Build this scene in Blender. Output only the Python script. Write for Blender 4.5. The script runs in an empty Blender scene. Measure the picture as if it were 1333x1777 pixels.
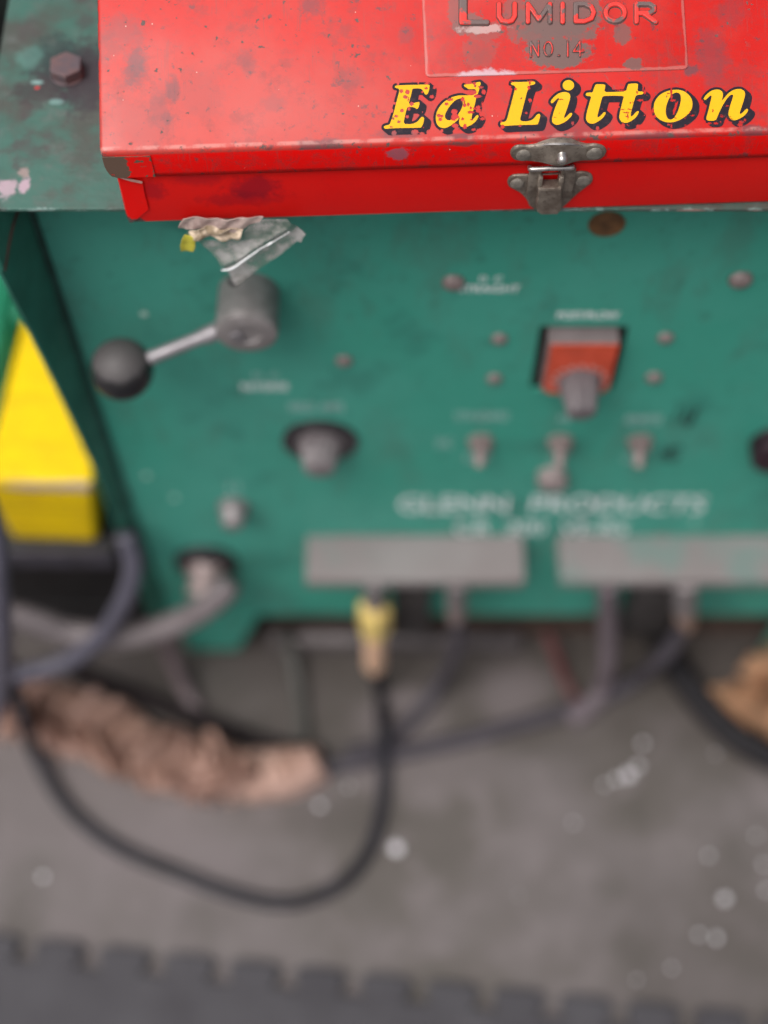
import bpy, math, random
import numpy as np
from mathutils import Vector, Matrix
random.seed(7); rng = np.random.default_rng(7)
scene = bpy.context.scene
col = scene.collection
R = math.radians

# ------------------------------------------------------------------ camera
PITCH, FPX = 61.9, 2468.0                      # degrees below the horizon; 50 mm on a 36 mm tall frame
CAM = Vector((0.0, -0.397, 0.476))             # metres; the front edge of the machine's top is y = 0, z = 0
cd = bpy.data.cameras.new('camera'); cam = bpy.data.objects.new('camera', cd); col.objects.link(cam)
cam.location = CAM; cam.rotation_euler = (R(90 - PITCH), 0, 0)
cd.sensor_fit = 'VERTICAL'; cd.sensor_height = 36; cd.sensor_width = 27; cd.lens = 50
cd.clip_start = 0.02; cd.clip_end = 500
cd.dof.use_dof = True; cd.dof.focus_distance = 0.575; cd.dof.aperture_fstop = 2.55
scene.camera = cam

# ------------------------------------------------------------------ light
SUN_EL, SUN_AZ = 63.0, -130.0                   # elevation; azimuth from +Y (behind the machine), negative = left
w = bpy.data.worlds.new('World'); scene.world = w; w.use_nodes = True
nt = w.node_tree; nt.nodes.clear()
sky = nt.nodes.new('ShaderNodeTexSky'); sky.sky_type = 'NISHITA'; sky.sun_disc = False
sky.sun_elevation = R(SUN_EL); sky.sun_rotation = R(SUN_AZ)
sky.air_density = 1.0; sky.dust_density = 8.0; sky.ozone_density = 1.0
hsv = nt.nodes.new('ShaderNodeHueSaturation'); hsv.inputs['Saturation'].default_value = 0.35   # a white overcast
bg = nt.nodes.new('ShaderNodeBackground'); bg.inputs['Strength'].default_value = 0.12
wo = nt.nodes.new('ShaderNodeOutputWorld')
nt.links.new(sky.outputs[0], hsv.inputs['Color']); nt.links.new(hsv.outputs[0], bg.inputs[0]); nt.links.new(bg.outputs[0], wo.inputs[0])
ld = bpy.data.lights.new('sun', 'SUN'); ld.energy = 1.25; ld.angle = R(34); ld.color = (1.0, 0.965, 0.93)
sun = bpy.data.objects.new('sun', ld); col.objects.link(sun)
sd = Vector((math.sin(R(SUN_AZ)) * math.cos(R(SUN_EL)), math.cos(R(SUN_AZ)) * math.cos(R(SUN_EL)), math.sin(R(SUN_EL))))
sun.rotation_euler = (-sd).to_track_quat('-Z', 'Y').to_euler(); sun.location = sd * 3
scene.view_settings.view_transform = 'Standard'; scene.view_settings.look = 'None'
scene.view_settings.exposure = 0.3
scene.cycles.max_bounces = 8; scene.cycles.transparent_max_bounces = 12

# ------------------------------------------------------------------ measuring: a pixel of the photo on a real plane
_F = Vector((0, math.cos(R(PITCH)), -math.sin(R(PITCH)))); _U = Vector((0, math.sin(R(PITCH)), math.cos(R(PITCH))))
def ray(u, v): return _F + Vector((1, 0, 0)) * ((u - 666.5) / FPX) - _U * ((v - 888.5) / FPX)
def at(u, v, x=None, y=None, z=None):
    d = ray(u, v)
    t = (x - CAM.x) / d.x if x is not None else (y - CAM.y) / d.y if y is not None else (z - CAM.z) / d.z
    return CAM + d * t
FLOOR = -0.57
PY = 0.035                                     # plane of the machine's front panel

# ------------------------------------------------------------------ objects
def tag(o, label=None, cat=None, group=None, kind=None):
    if label: o['label'] = label
    if cat: o['category'] = cat
    if group: o['group'] = group
    if kind: o['kind'] = kind
    return o
def empty(name, loc, label, cat, rz=0.0, group=None):
    o = bpy.data.objects.new(name, None); col.objects.link(o)
    o.location = loc; o.rotation_euler = (0, 0, rz); o.empty_display_size = 0.02
    return tag(o, label, cat, group)
def root_of(o):
    while o.parent: o = o.parent
    return o
def link(name, me, parent=None, loc=None, label=None):
    o = bpy.data.objects.new(name, me); col.objects.link(o)
    if parent: o.parent = parent
    if loc is not None:
        off = Vector((0, 0, 0))
        p = parent
        while p: off += p.location if p.rotation_euler.z == 0 else Vector((0, 0, 0)); p = p.parent
        o.location = Vector(loc) - off
    if label: o['label'] = label
    return o

class MB:
    """collects shapes into one mesh"""
    def __init__(s): s.v = []; s.f = []; s.sm = []
    def add(s, vs, fs, smooth=False):
        b = len(s.v); s.v += [tuple(p) for p in vs]; s.f += [tuple(i + b for i in f) for f in fs]; s.sm += [smooth] * len(fs); return s
    def box(s, lo, hi, bev=0.0):
        x0, y0, z0 = lo; x1, y1, z1 = hi
        if bev <= 0:
            vs = [(x, y, z) for z in (z0, z1) for y in (y0, y1) for x in (x0, x1)]
            return s.add(vs, [(0, 2, 3, 1), (4, 5, 7, 6), (0, 1, 5, 4), (2, 6, 7, 3), (0, 4, 6, 2), (1, 3, 7, 5)])
        import bmesh
        bm = bmesh.new(); bmesh.ops.create_cube(bm, size=1)
        for q in bm.verts: q.co = Vector(((x0 + x1) / 2 + q.co.x * (x1 - x0), (y0 + y1) / 2 + q.co.y * (y1 - y0), (z0 + z1) / 2 + q.co.z * (z1 - z0)))
        bmesh.ops.bevel(bm, geom=bm.edges[:], offset=bev, segments=2, affect='EDGES', profile=0.5)
        bm.verts.index_update()
        s.add([q.co[:] for q in bm.verts], [[q.index for q in f.verts] for f in bm.faces], True); bm.free(); return s
    def lathe(s, c, axis, prof, n=28, smooth=True):
        """prof: (distance along axis, radius) pairs, capped where the radius is 0"""
        a = Vector(axis).normalized(); e = a.orthogonal().normalized(); g = a.cross(e); c = Vector(c)
        vs = []; rings = []
        for h, r in prof:
            if r <= 1e-9: rings.append([len(vs)]); vs.append(c + a * h)
            else:
                rings.append(list(range(len(vs), len(vs) + n)))
                vs += [c + a * h + (e * math.cos(2 * math.pi * k / n) + g * math.sin(2 * math.pi * k / n)) * r for k in range(n)]
        fs = []
        for A, B in zip(rings[:-1], rings[1:]):
            for k in range(n):
                k2 = (k + 1) % n
                if len(A) == 1 and len(B) == 1: continue
                if len(A) == 1: fs.append((A[0], B[k], B[k2]))
                elif len(B) == 1: fs.append((A[k], B[0], A[k2]))
                else: fs.append((A[k], B[k], B[k2], A[k2]))
        return s.add(vs, fs, smooth)
    def cyl(s, c, axis, r, h, n=28, bev=0.0008, r2=None):
        r2 = r if r2 is None else r2
        return s.lathe(c, axis, [(0, 0), (0, r * .999), (0, r), (h - bev * 1.01, r2), (h - bev, r2), (h - bev * .3, r2 - bev * .3), (h, r2 - bev), (h, r2 - bev * 1.2), (h, 0)], n)
    def tube(s, pts, r, n=12, res=10, rf=None):
        P = spline(pts, res); m = len(P); vs = []
        up = Vector((0.3, 0.2, 1)).normalized()
        for i, p in enumerate(P):
            t = (P[min(i + 1, m - 1)] - P[max(i - 1, 0)]).normalized()
            e = (up - t * up.dot(t))
            e = e.normalized() if e.length > 1e-4 else t.orthogonal().normalized()
            g = t.cross(e); up = e
            rr = r if rf is None else r * rf(i / (m - 1))
            vs += [p + (e * math.cos(2 * math.pi * k / n) + g * math.sin(2 * math.pi * k / n)) * rr for k in range(n)]
        fs = [(i * n + k, i * n + (k + 1) % n, (i + 1) * n + (k + 1) % n, (i + 1) * n + k) for i in range(m - 1) for k in range(n)]
        fs += [tuple(range(n))[::-1], tuple((m - 1) * n + k for k in range(n))]
        return s.add(vs, fs, True)
    def prism(s, poly, d):
        """poly: 3-D outline, extruded by vector d"""
        n = len(poly); d = Vector(d); vs = [Vector(p) for p in poly] + [Vector(p) + d for p in poly]
        fs = [tuple(range(n))[::-1], tuple(range(n, 2 * n))] + [(k, (k + 1) % n, n + (k + 1) % n, n + k) for k in range(n)]
        return s.add(vs, fs)
    def mesh(s, name, m, off=Vector((0, 0, 0))):
        me = bpy.data.meshes.new(name)
        me.from_pydata([tuple(Vector(p) - off) for p in s.v], [], s.f)
        me.polygons.foreach_set('use_smooth', s.sm)
        if m: me.materials.append(m)
        me.update(); return me
    def build(s, name, m, parent=None, label=None, local=False, bevel=0.0):
        off = Vector((0, 0, 0))
        if parent and not local:
            p = parent
            while p: off += p.location; p = p.parent
        o = link(name, s.mesh(name, m, off), parent, None, label)
        fix_normals(o.data)
        if bevel:
            b = o.modifiers.new('bevel', 'BEVEL'); b.width = bevel; b.segments = 2; b.limit_method = 'ANGLE'; b.angle_limit = R(40)
        return o
def fix_normals(me):
    import bmesh
    bm = bmesh.new(); bm.from_mesh(me); bmesh.ops.recalc_face_normals(bm, faces=bm.faces[:])
    for e in bm.edges:
        if len(e.link_faces) == 2 and e.calc_face_angle(0) > R(38): e.smooth = False
    bm.to_mesh(me); bm.free()
def spline(pts, res=10):
    P = [Vector(p) for p in pts]
    if len(P) < 3: return [P[0].lerp(P[-1], k / res) for k in range(res + 1)]
    Q = [P[0] * 2 - P[1]] + P + [P[-1] * 2 - P[-2]]; out = []
    for i in range(1, len(Q) - 2):
        a, b, c, d = Q[i - 1:i + 3]
        for k in range(res):
            t = k / res
            out.append(0.5 * ((2 * b) + (c - a) * t + (2 * a - 5 * b + 4 * c - d) * t * t + (3 * b - a - 3 * c + d) * t ** 3))
    return out + [P[-1]]

# ------------------------------------------------------------------ outlines -> sheets (signed field, marching squares)
def sdf(polys, X, Y):
    ins = np.zeros(X.shape, bool); dist = np.full(X.shape, 1e9)
    for poly in polys:
        p = np.asarray(poly, float); q = np.roll(p, -1, 0)
        for (x0, y0), (x1, y1) in zip(p, q):
            dx, dy = x1 - x0, y1 - y0; L = dx * dx + dy * dy + 1e-12
            t = np.clip(((X - x0) * dx + (Y - y0) * dy) / L, 0, 1)
            dist = np.minimum(dist, (X - x0 - t * dx) ** 2 + (Y - y0 - t * dy) ** 2)
            if y0 != y1:
                c = ((y0 > Y) != (y1 > Y)) & (X < (x1 - x0) * (Y - y0) / (y1 - y0) + x0); ins ^= c
    dist = np.sqrt(dist); return np.where(ins, dist, -dist)
def march(xs, ys, Fd):
    """cells of the grid where Fd > 0, boundary cells clipped; returns 2-D verts and faces"""
    vid = {}; V = []; faces = []
    def vert(x, y):
        k = (round(x * 1e6), round(y * 1e6))
        if k not in vid: vid[k] = len(V); V.append((x, y))
        return vid[k]
    pos = Fd > 0
    cnt = pos[:-1, :-1].astype(int) + pos[:-1, 1:] + pos[1:, :-1] + pos[1:, 1:]
    for j, i in zip(*np.nonzero(cnt)):
        c = [(xs[i], ys[j], Fd[j, i]), (xs[i + 1], ys[j], Fd[j, i + 1]), (xs[i + 1], ys[j + 1], Fd[j + 1, i + 1]), (xs[i], ys[j + 1], Fd[j + 1, i])]
        out = []
        for a, b in zip(c, c[1:] + c[:1]):
            if a[2] > 0: out.append(vert(a[0], a[1]))
            if (a[2] > 0) != (b[2] > 0):
                t = a[2] / (a[2] - b[2]); out.append(vert(a[0] + (b[0] - a[0]) * t, a[1] + (b[1] - a[1]) * t))
        o2 = [q for n, q in enumerate(out) if q != out[n - 1]]
        if len(o2) >= 3: faces.append(tuple(o2))
    return V, faces
def chaikin(p, k=1):
    for _ in range(k):
        q = []
        for a, b in zip(p, p[1:] + p[:1]):
            q += [(a[0] * .8 + b[0] * .2, a[1] * .8 + b[1] * .2), (a[0] * .2 + b[0] * .8, a[1] * .2 + b[1] * .8)]
        p = q
    return p
def plate(mb, poly, res, thick, edge, to3, bulge=None, holes=()):
    """a pressed-metal plate: outline poly in (x, z), rounded rim, to3(x, z, h) places it"""
    p = np.array(poly); x0, z0 = p.min(0) - 2 * res; x1, z1 = p.max(0) + 2 * res
    xs = np.arange(x0, x1 + res, res); zs = np.arange(z0, z1 + res, res); X, Z = np.meshgrid(xs, zs)
    Fd = sdf([poly] + list(holes), X, Z); V, faces = march(xs, zs, Fd)
    vx = np.array(V); d = np.maximum(sdf([poly] + list(holes), vx[:, 0], vx[:, 1]), 0)
    q = np.clip(d / edge, 0, 1); h = thick * (0.35 + 0.65 * np.sqrt(1 - (1 - q) ** 2))
    top = [to3(a, b, hh + (bulge(a, b) if bulge else 0)) for (a, b), hh in zip(V, h)]
    n = len(V); bot = [to3(a, b, 0) for a, b in V]
    E = {}
    for f in faces:
        for a, b in zip(f, f[1:] + f[:1]): E[(a, b)] = 1
    rim = [(b, a, a + n, b + n) for (a, b) in E if (b, a) not in E]
    mb.add(top + bot, faces, True); base = len(mb.v) - 2 * n
    mb.f += [tuple(i + base for i in f) for f in rim]; mb.sm += [False] * len(rim)
    return mb

# ------------------------------------------------------------------ text
def text_mb(txt, x0, x1, y0, y1, depth, to3, offset=0.0, keep=False, bevel=0.0, shear=0.0):
    """lettering fitted to the box [x0,x1]x[y0,y1] of a surface; to3(x, y, h) places it"""
    cu = bpy.data.curves.new('t', 'FONT'); cu.body = txt; cu.size = 1; cu.offset = offset; cu.extrude = 0.05 if depth > 0.0002 else 0.0
    cu.bevel_depth = bevel; cu.bevel_resolution = 1; cu.resolution_u = 4; cu.shear = shear
    o = bpy.data.objects.new('t', cu); col.objects.link(o)
    dg = bpy.context.evaluated_depsgraph_get(); me = bpy.data.meshes.new_from_object(o.evaluated_get(dg))
    v = np.array([q.co[:] for q in me.vertices]); fs = [tuple(p.vertices) for p in me.polygons]
    bpy.data.objects.remove(o); bpy.data.curves.remove(cu); bpy.data.meshes.remove(me)
    lo = v.min(0); hi = v.max(0); sx = (x1 - x0) / (hi[0] - lo[0]); sy = (y1 - y0) / (hi[1] - lo[1])
    zz = (v[:, 2] - lo[2]) / max(hi[2] - lo[2], 1e-9)
    return MB().add([to3(x0 + (a[0] - lo[0]) * sx, y0 + (a[1] - lo[1]) * sy, depth * (h if depth > 0.0002 else 1)) for a, h in zip(v, zz)], fs)

# ------------------------------------------------------------------ materials
class NT:
    def __init__(s, name):
        s.m = bpy.data.materials.new(name); s.m.use_nodes = True; s.t = s.m.node_tree; s.n = s.t.nodes
        s.b = s.n['Principled BSDF']; s.out = s.n['Material Output']
        s.co = s.n.new('ShaderNodeTexCoord').outputs['Object']
    def lk(s, a, sock):
        if isinstance(a, (int, float)): sock.default_value = a
        elif isinstance(a, tuple): sock.default_value = a if len(a) == 4 or sock.type == 'VECTOR' else (*a, 1)
        else: s.t.links.new(a, sock)
    def set(s, **k):
        for a, v in k.items(): s.lk(v, s.b.inputs[a.replace('_', ' ')])
        return s.m
    def noise(s, scale, detail=4, rough=0.55, vec=None, dist=0.0):
        n = s.n.new('ShaderNodeTexNoise'); n.inputs['Scale'].default_value = scale; n.inputs['Detail'].default_value = detail
        n.inputs['Roughness'].default_value = rough; n.inputs['Distortion'].default_value = dist
        s.lk(vec if vec is not None else s.co, n.inputs['Vector']); return n.outputs['Fac']
    def vor(s, scale, feat='F1', vec=None, out='Distance'):
        n = s.n.new('ShaderNodeTexVoronoi'); n.feature = feat; n.inputs['Scale'].default_value = scale
        s.lk(vec if vec is not None else s.co, n.inputs['Vector']); return n.outputs[out]
    def map(s, scale=(1, 1, 1), rot=(0, 0, 0), loc=(0, 0, 0)):
        n = s.n.new('ShaderNodeMapping'); s.lk(s.co, n.inputs[0]); n.inputs['Scale'].default_value = scale
        n.inputs['Rotation'].default_value = rot; n.inputs['Location'].default_value = loc; return n.outputs[0]
    def math(s, op, a, b=0.0, c=None, clamp=False):
        n = s.n.new('ShaderNodeMath'); n.operation = op; n.use_clamp = clamp; s.lk(a, n.inputs[0]); s.lk(b, n.inputs[1])
        if c is not None: s.lk(c, n.inputs[2])
        return n.outputs[0]
    def step(s, x, a, b, lo=0.0, hi=1.0):
        n = s.n.new('ShaderNodeMapRange'); n.interpolation_type = 'SMOOTHSTEP'; s.lk(x, n.inputs[0])
        if a > b: a, b, lo, hi = b, a, hi, lo
        n.inputs[1].default_value = a; n.inputs[2].default_value = b; n.inputs[3].default_value = lo; n.inputs[4].default_value = hi
        return n.outputs[0]
    def mix(s, f, a, b):
        n = s.n.new('ShaderNodeMix'); n.data_type = 'RGBA'; s.lk(f, n.inputs[0]); s.lk(a, n.inputs[6]); s.lk(b, n.inputs[7]); return n.outputs[2]
    def mx(s, *a):
        r = a[0]
        for b in a[1:]: r = s.math('MAXIMUM', r, b)
        return r
    def mul(s, a, b): return s.math('MULTIPLY', a, b)
    def xyz(s):
        n = s.n.new('ShaderNodeSeparateXYZ'); s.lk(s.co, n.inputs[0]); return n.outputs
    def spot(s, cx, cy, rx, ry, nz, amp=0.5, ax='XY', soft=0.25):
        """a stain round (cx, cy): 1 inside, ragged edge"""
        p = s.xyz(); A = p['XYZ'.index(ax[0])]; B = p['XYZ'.index(ax[1])]
        a = s.math('DIVIDE', s.math('SUBTRACT', A, cx), rx); b = s.math('DIVIDE', s.math('SUBTRACT', B, cy), ry)
        d = s.math('SQRT', s.math('ADD', s.mul(a, a), s.mul(b, b)))
        d = s.math('ADD', d, s.mul(s.math('SUBTRACT', nz, 0.5), amp * 4))
        return s.step(d, 1.0 - soft, 1.0 + soft, 1.0, 0.0)
    def bump(s, h, strength=0.3, dist=0.001):
        n = s.n.new('ShaderNodeBump'); n.inputs['Strength'].default_value = strength; n.inputs['Distance'].default_value = dist
        s.lk(h, n.inputs['Height']); s.lk(n.outputs[0], s.b.inputs['Normal'])

def simple(name, c, rough=0.5, metal=0.0, var=0.25, scale=60, bump=0.1, spec=0.5):
    t = NT(name); n = t.noise(scale, 5); d = tuple(x * (1 - var) for x in c); l = tuple(min(1, x * (1 + var)) for x in c)
    t.set(Base_Color=t.mix(t.step(n, .3, .7), d, l), Roughness=t.step(t.noise(scale * 2.3), .2, .8, max(.05, rough - .1), min(1, rough + .12)), Metallic=metal)
    t.b.inputs['Specular IOR Level'].default_value = spec
    if bump: t.bump(t.noise(scale * 4, 4), bump, 0.0006)
    return t.m

RED = (0.78, 0.004, 0.003)
def red_paint(name, kind):
    """old red enamel; kind: lid, lip, body, panel"""
    t = NT(name); p = t.xyz()
    nb = t.noise(18, 3); nm = t.noise(90, 5, .6); nf = t.noise(420, 6, .65); nz = t.noise(160, 5, .7)
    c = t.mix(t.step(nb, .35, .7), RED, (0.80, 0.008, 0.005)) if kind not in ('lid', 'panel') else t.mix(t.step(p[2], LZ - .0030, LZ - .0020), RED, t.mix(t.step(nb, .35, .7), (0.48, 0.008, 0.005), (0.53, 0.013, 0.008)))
    c = t.mix(t.mul(t.step(t.noise(330, 6, .7, t.map(loc=(8, 8, 1))), .52, .64), .30 if kind in ('lid', 'panel') else .06), c, (0.30, 0.03, 0.03))
    rough = t.step(nb, .3, .7, .30, .46)
    if kind in ('lid', 'panel'):
        # chalky haze in the enamel, with the sheen at lower left painted in
        top = t.step(p[2], LZ - .0030, LZ - .0020); hz = t.mul(t.mul(t.step(t.noise(26, 6, .7), .40, .74), .26), top)
        hz = t.mx(hz, t.mul(t.mul(t.spot(LID(330, 215)[0], LID(330, 215)[1], .085, .030, t.noise(40, 6, .7), .5, soft=.8), .5), top)); c = t.mix(hz, c, (0.47, 0.080, 0.064))
        # greasy smudges
        sm = t.mul(t.step(t.noise(62, 9, .78, t.map(loc=(3, 1, 0))), .50, .63), .42)
        c = t.mix(sm, c, (0.20, 0.035, 0.035))
        pit = t.mul(t.step(t.noise(210, 7, .7, t.map(loc=(2, 9, 4))), .60, .66), .7); c = t.mix(pit, c, (0.11, 0.045, 0.05))
    # fine scratches
    s1 = t.noise(1, 3, .6, t.map((900, 40, 40), (0, 0, .5)), .4); s2 = t.noise(1, 3, .6, t.map((1100, 35, 40), (0, 0, -.25), (5, 0, 0)))
    keep = t.step(t.noise(40, 3, .5, t.map(loc=(7, 7, 0))), .47, .60)
    sc = t.mul(t.mx(t.step(s1, .60, .66), t.step(s2, .61, .67)), keep)
    if kind != 'body': c = t.mix(t.mul(sc, .40), c, (0.26, 0.05, 0.045))
    chips = t.step(t.noise(260, 5, .6, t.map(loc=(1, 2, 3))), .655, .67)
    chips = t.mul(chips, t.step(t.noise(30, 2, .5, t.map(loc=(4, 0, 2))), .42, .55))
    grime = (0.10, 0.068, 0.062)
    if kind == 'lid':
        chips = t.mul(chips, t.step(p[2], LZ - .0032, LZ - .0022, .15, 1.0))
        L = lambda u, v: LID(u, v)
        stains = 0.0; bare = chips; nzz = t.math('ADD', t.mul(nz, .6), t.mul(t.noise(520, 6, .75), .4))
        for (u, v, a, b, f) in [(236, 118, .0055, .0085, .75), (300, 156, .0032, .0055, .7), (290, 205, .003, .003, .6), (215, 55, .010, .007, .35), (540, 10, .006, .005, .65),
                                 (350, 165, .012, .012, .18), (240, 215, .016, .012, .20), (610, 140, .006, .006, .25), (430, 105, .004, .006, .4), (705, 60, .004, .004, .4),
                                 (1235, 100, .007, .013, .5), (1270, 20, .008, .006, .35), (1200, 122, .0035, .0022, .9), (560, 250, .012, .0025, .8), (470, 180, .006, .004, .3),
                                 (970, 222, .022, .007, .5), (1310, 225, .008, .002, .8), (690, 232, .010, .0022, .7), (1140, 235, .02, .0016, .7), (800, 236, .006, .0015, .8), (275, 190, .004, .010, .4)]:
            q = L(u, v); stains = t.mx(stains, t.mul(t.spot(q[0], q[1], a * .8, b * .8, nzz, .95, soft=.45), f))
        stains = t.mul(t.mul(stains, .85), t.step(p[2], LZ - .0032, LZ - .0022))
        c = t.mix(stains, c, (0.085, 0.052, 0.062))
        # dusty bright specks
        vs = t.step(t.vor(260), .085, .06); vs = t.mul(vs, t.step(t.noise(95, 1), .60, .63))
        c = t.mix(t.mul(vs, .8), c, (0.62, 0.42, 0.36))
        # wear along the front and left edges
        ed = t.math('ADD', t.step(p[1], .0045, -.0017), t.mul(t.math('SUBTRACT', nf, .5), 2.0))
        ed2 = t.math('ADD', t.step(p[0], -.1815, -.1835), t.mul(t.math('SUBTRACT', nm, .5), 2.4))
        bare = t.mx(bare, t.mul(t.mul(t.step(ed, 1.06, 1.16), t.step(t.noise(45, 3), .44, .56)), t.step(p[2], .0425, .0440)), t.step(ed2, 1.1, 1.2))
        # rub line where the sheet is folded
        fold = t.mul(t.step(t.math('ABSOLUTE', t.math('SUBTRACT', p[1], -.0003)), .0011, .0003), t.step(nm, .40, .55))
        c = t.mix(t.mul(fold, .42), c, (0.60, 0.30, 0.26))
        cw = t.math('ADD', t.mul(t.step(p[0], -.1735, -.1815), t.step(p[1], .006, .001)), t.mul(t.math('SUBTRACT', nm, .5), 1.4)); bare = t.mx(bare, t.mul(t.step(cw, .55, .65), t.step(p[2], LZ - .0024, LZ - .0032)))
        # lip: a few scrapes
        lp = LIP(694, 266); c = t.mix(t.mul(t.spot(lp[0], lp[2], .004, .003, nz, .7, 'XZ'), .8), c, (0.25, 0.10, 0.13))
        lp = LIP(800, 250); c = t.mix(t.mul(t.spot(lp[0], lp[2], .006, .0014, nz, .7, 'XZ'), .7), c, (0.12, 0.05, 0.05))
    elif kind == 'tab':
        nn = t.noise(190, 6, .7); reg = t.math('ADD', t.step(t.math('ABSOLUTE', t.math('SUBTRACT', p[0], -.1688)), .0032, .0066), t.mul(t.math('SUBTRACT', nn, .5), 3.6))
        bare = t.mx(t.step(reg, .36, .42), t.step(t.math('ADD', p[2], t.mul(t.math('SUBTRACT', nf, .5), .004)), .0417, .0427)); grime = (0.135, 0.085, 0.062)
    elif kind == 'panel':
        q0 = LID(738, 135); q1 = LID(1195, 131); cx = (q0[0] + q1[0]) / 2; hw = (q1[0] - q0[0]) / 2
        dx = t.math('SUBTRACT', hw, t.math('ABSOLUTE', t.math('SUBTRACT', p[0], cx))); dy = t.math('SUBTRACT', p[1], q0[1])
        de = t.math('MINIMUM', dx, dy)
        rub = t.math('ADD', t.step(de, .0022, .0004), t.mul(t.math('SUBTRACT', nm, .5), 1.6))
        c = t.mix(t.mul(t.step(rub, .55, .95), .5), c, (0.42, 0.17, 0.15))
        worn = 0.0
        for (u, v, a, b, f) in [(938, 28, .009, .012, .9), (965, 51, .015, .0035, 1), (990, 30, .012, .010, .9), (966, 92, .0125, .0065, 1), (895, 30, .006, .009, .6), (935, 58, .010, .004, .9), (840, 55, .008, .004, .5),
                                 (1080, 62, .004, .004, .8), (1098, 112, .004, .0022, .9), (830, 85, .007, .007, .3), (812, 45, .007, .004, .8), (790, 20, .003, .008, .6)]:
            q = LID(u, v); worn = t.mx(worn, t.mul(t.spot(q[0], q[1], a, b, t.math('ADD', t.mul(nz, .6), t.mul(t.noise(420, 6, .75), .4)), .8, soft=.12), f))
        c = t.mix(worn, c, (0.155, 0.088, 0.080)); bare = chips
        q = LID(845, 137); c = t.mix(t.mul(t.spot(q[0], q[1], .014, .003, nz, .5), .7), c, (0.55, 0.45, 0.50))
        q = LID(835, 52); c = t.mix(t.mul(t.spot(q[0], q[1], .009, .0016, nz, .8), .55), c, (0.55, 0.42, 0.40))
    else:
        bare = t.mul(chips, .08)
        for (u, v, a, b, f) in [(440, 325, .010, .006, .55), (420, 345, .016, .004, .35), (268, 330, .004, .005, .4), (345, 310, .010, .004, .3)]:
            q = BODY(u, v); c = t.mix(t.mul(t.spot(q[0], q[2], a, b, nz, .6, 'XZ', .5), f), c, (0.12, 0.004, 0.02))
        q = BODY(222, 384); bare = t.mx(bare, t.spot(q[0], q[2], .0075, .0028, nz, .6, 'XZ', .1))
        ev = t.math('ADD', t.step(p[0], -.1775, -.1798), t.mul(t.math('SUBTRACT', nf, .5), 2)); bare = t.mx(bare, t.mul(t.step(ev, 1.05, 1.15), .8))
    c = t.mix(bare, c, grime)
    t.set(Base_Color=c, Roughness=t.math('ADD', rough, t.mul(bare, .2)), Metallic=0.0)
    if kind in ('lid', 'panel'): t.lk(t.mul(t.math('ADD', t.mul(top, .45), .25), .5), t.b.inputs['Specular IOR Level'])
    else: t.b.inputs['Specular IOR Level'].default_value = 0.22
    t.bump(t.math('ADD', t.mul(nf, .12), t.math('SUBTRACT', t.mul(nb, 1.2), t.mul(bare, .25))), .28, 0.0007)
    return t.m

# ================================================================== setting
def sheet(name, x0, x1, y0, y1, z, m, n=1):
    mb = MB(); mb.add([(x0, y0, z), (x1, y0, z), (x1, y1, z), (x0, y1, z)], [(0, 1, 2, 3)]); return mb.build(name, m)
t = NT('stained and shaded concrete'); n1 = t.noise(6, 6, .6); n2 = t.noise(30, 6, .65); n3 = t.noise(220, 5, .6)
c = t.mix(t.step(n1, .40, .60), (0.078, 0.066, 0.060), (0.114, 0.097, 0.097)); c = t.mix(t.mul(t.step(n2, .50, .62), .6), c, (0.150, 0.129, 0.131))
c = t.mix(t.mul(t.step(t.noise(14, 5, .6, t.map(loc=(2, 5, 0))), .52, .70), .6), c, (0.052, 0.045, 0.038)); c = t.mix(t.mul(t.step(n3, .62, .72), .4), c, (0.09, 0.08, 0.08))
nz = t.noise(20, 6, .65)
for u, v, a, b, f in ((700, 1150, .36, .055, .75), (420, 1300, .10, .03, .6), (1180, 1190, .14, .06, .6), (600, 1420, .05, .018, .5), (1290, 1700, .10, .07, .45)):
    q = at(u, v, z=FLOOR); c = t.mix(t.mul(t.spot(q.x, q.y, a, b, nz, .45, soft=.6), f), c, (0.042, 0.034, 0.029))  # dark brown spots; the widest paints shade under the machine's front
for u, v, a, b, f in ((890, 1200, .028, .022, .5), (700, 1240, .03, .02, .5), (740, 1340, .05, .02, .35), (330, 1490, .08, .03, .3)):
    q = at(u, v, z=FLOOR); c = t.mix(t.mul(t.spot(q.x, q.y, a, b, nz, .5, soft=.6), f), c, (0.165, 0.138, 0.146))
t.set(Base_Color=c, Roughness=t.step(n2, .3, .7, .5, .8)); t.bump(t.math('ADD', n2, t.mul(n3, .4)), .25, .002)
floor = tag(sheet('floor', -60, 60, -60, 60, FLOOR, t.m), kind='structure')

# ================================================================== the green welding machine
t = NT('green enamel panel'); n1 = t.noise(7, 5, .6); n2 = t.noise(60, 6, .65); p = t.xyz()
GREEN = (0.040, 0.285, 0.212)
c = t.mix(t.step(n1, .3, .7), GREEN, (0.062, 0.312, 0.245)); c = t.mix(t.mul(t.step(n2, .6, .75), .25), c, (0.11, 0.26, 0.22))
c = t.mix(t.mul(t.step(t.noise(16, 5, .7, t.map(loc=(9, 3, 1))), .52, .66), .5), c, (0.026, 0.15, 0.12))
c = t.mix(t.mul(t.step(t.noise(34, 7, .7, t.map((1, 1, .35), (0, .2, 0), (3, 8, 2))), .50, .64), .40), c, (0.070, 0.175, 0.138))
c = t.mix(t.mul(t.step(t.noise(90, 6, .7, t.map(loc=(6, 6, 1))), .57, .66), .32), c, (0.026, 0.105, 0.082))
t.set(Base_Color=c, Roughness=t.step(n2, .2, .8, .36, .55)); t.b.inputs['Specular IOR Level'].default_value = .3; t.bump(t.math('ADD', n1, t.mul(n2, .1)), .2, .0015); M_GREEN = t.m
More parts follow.
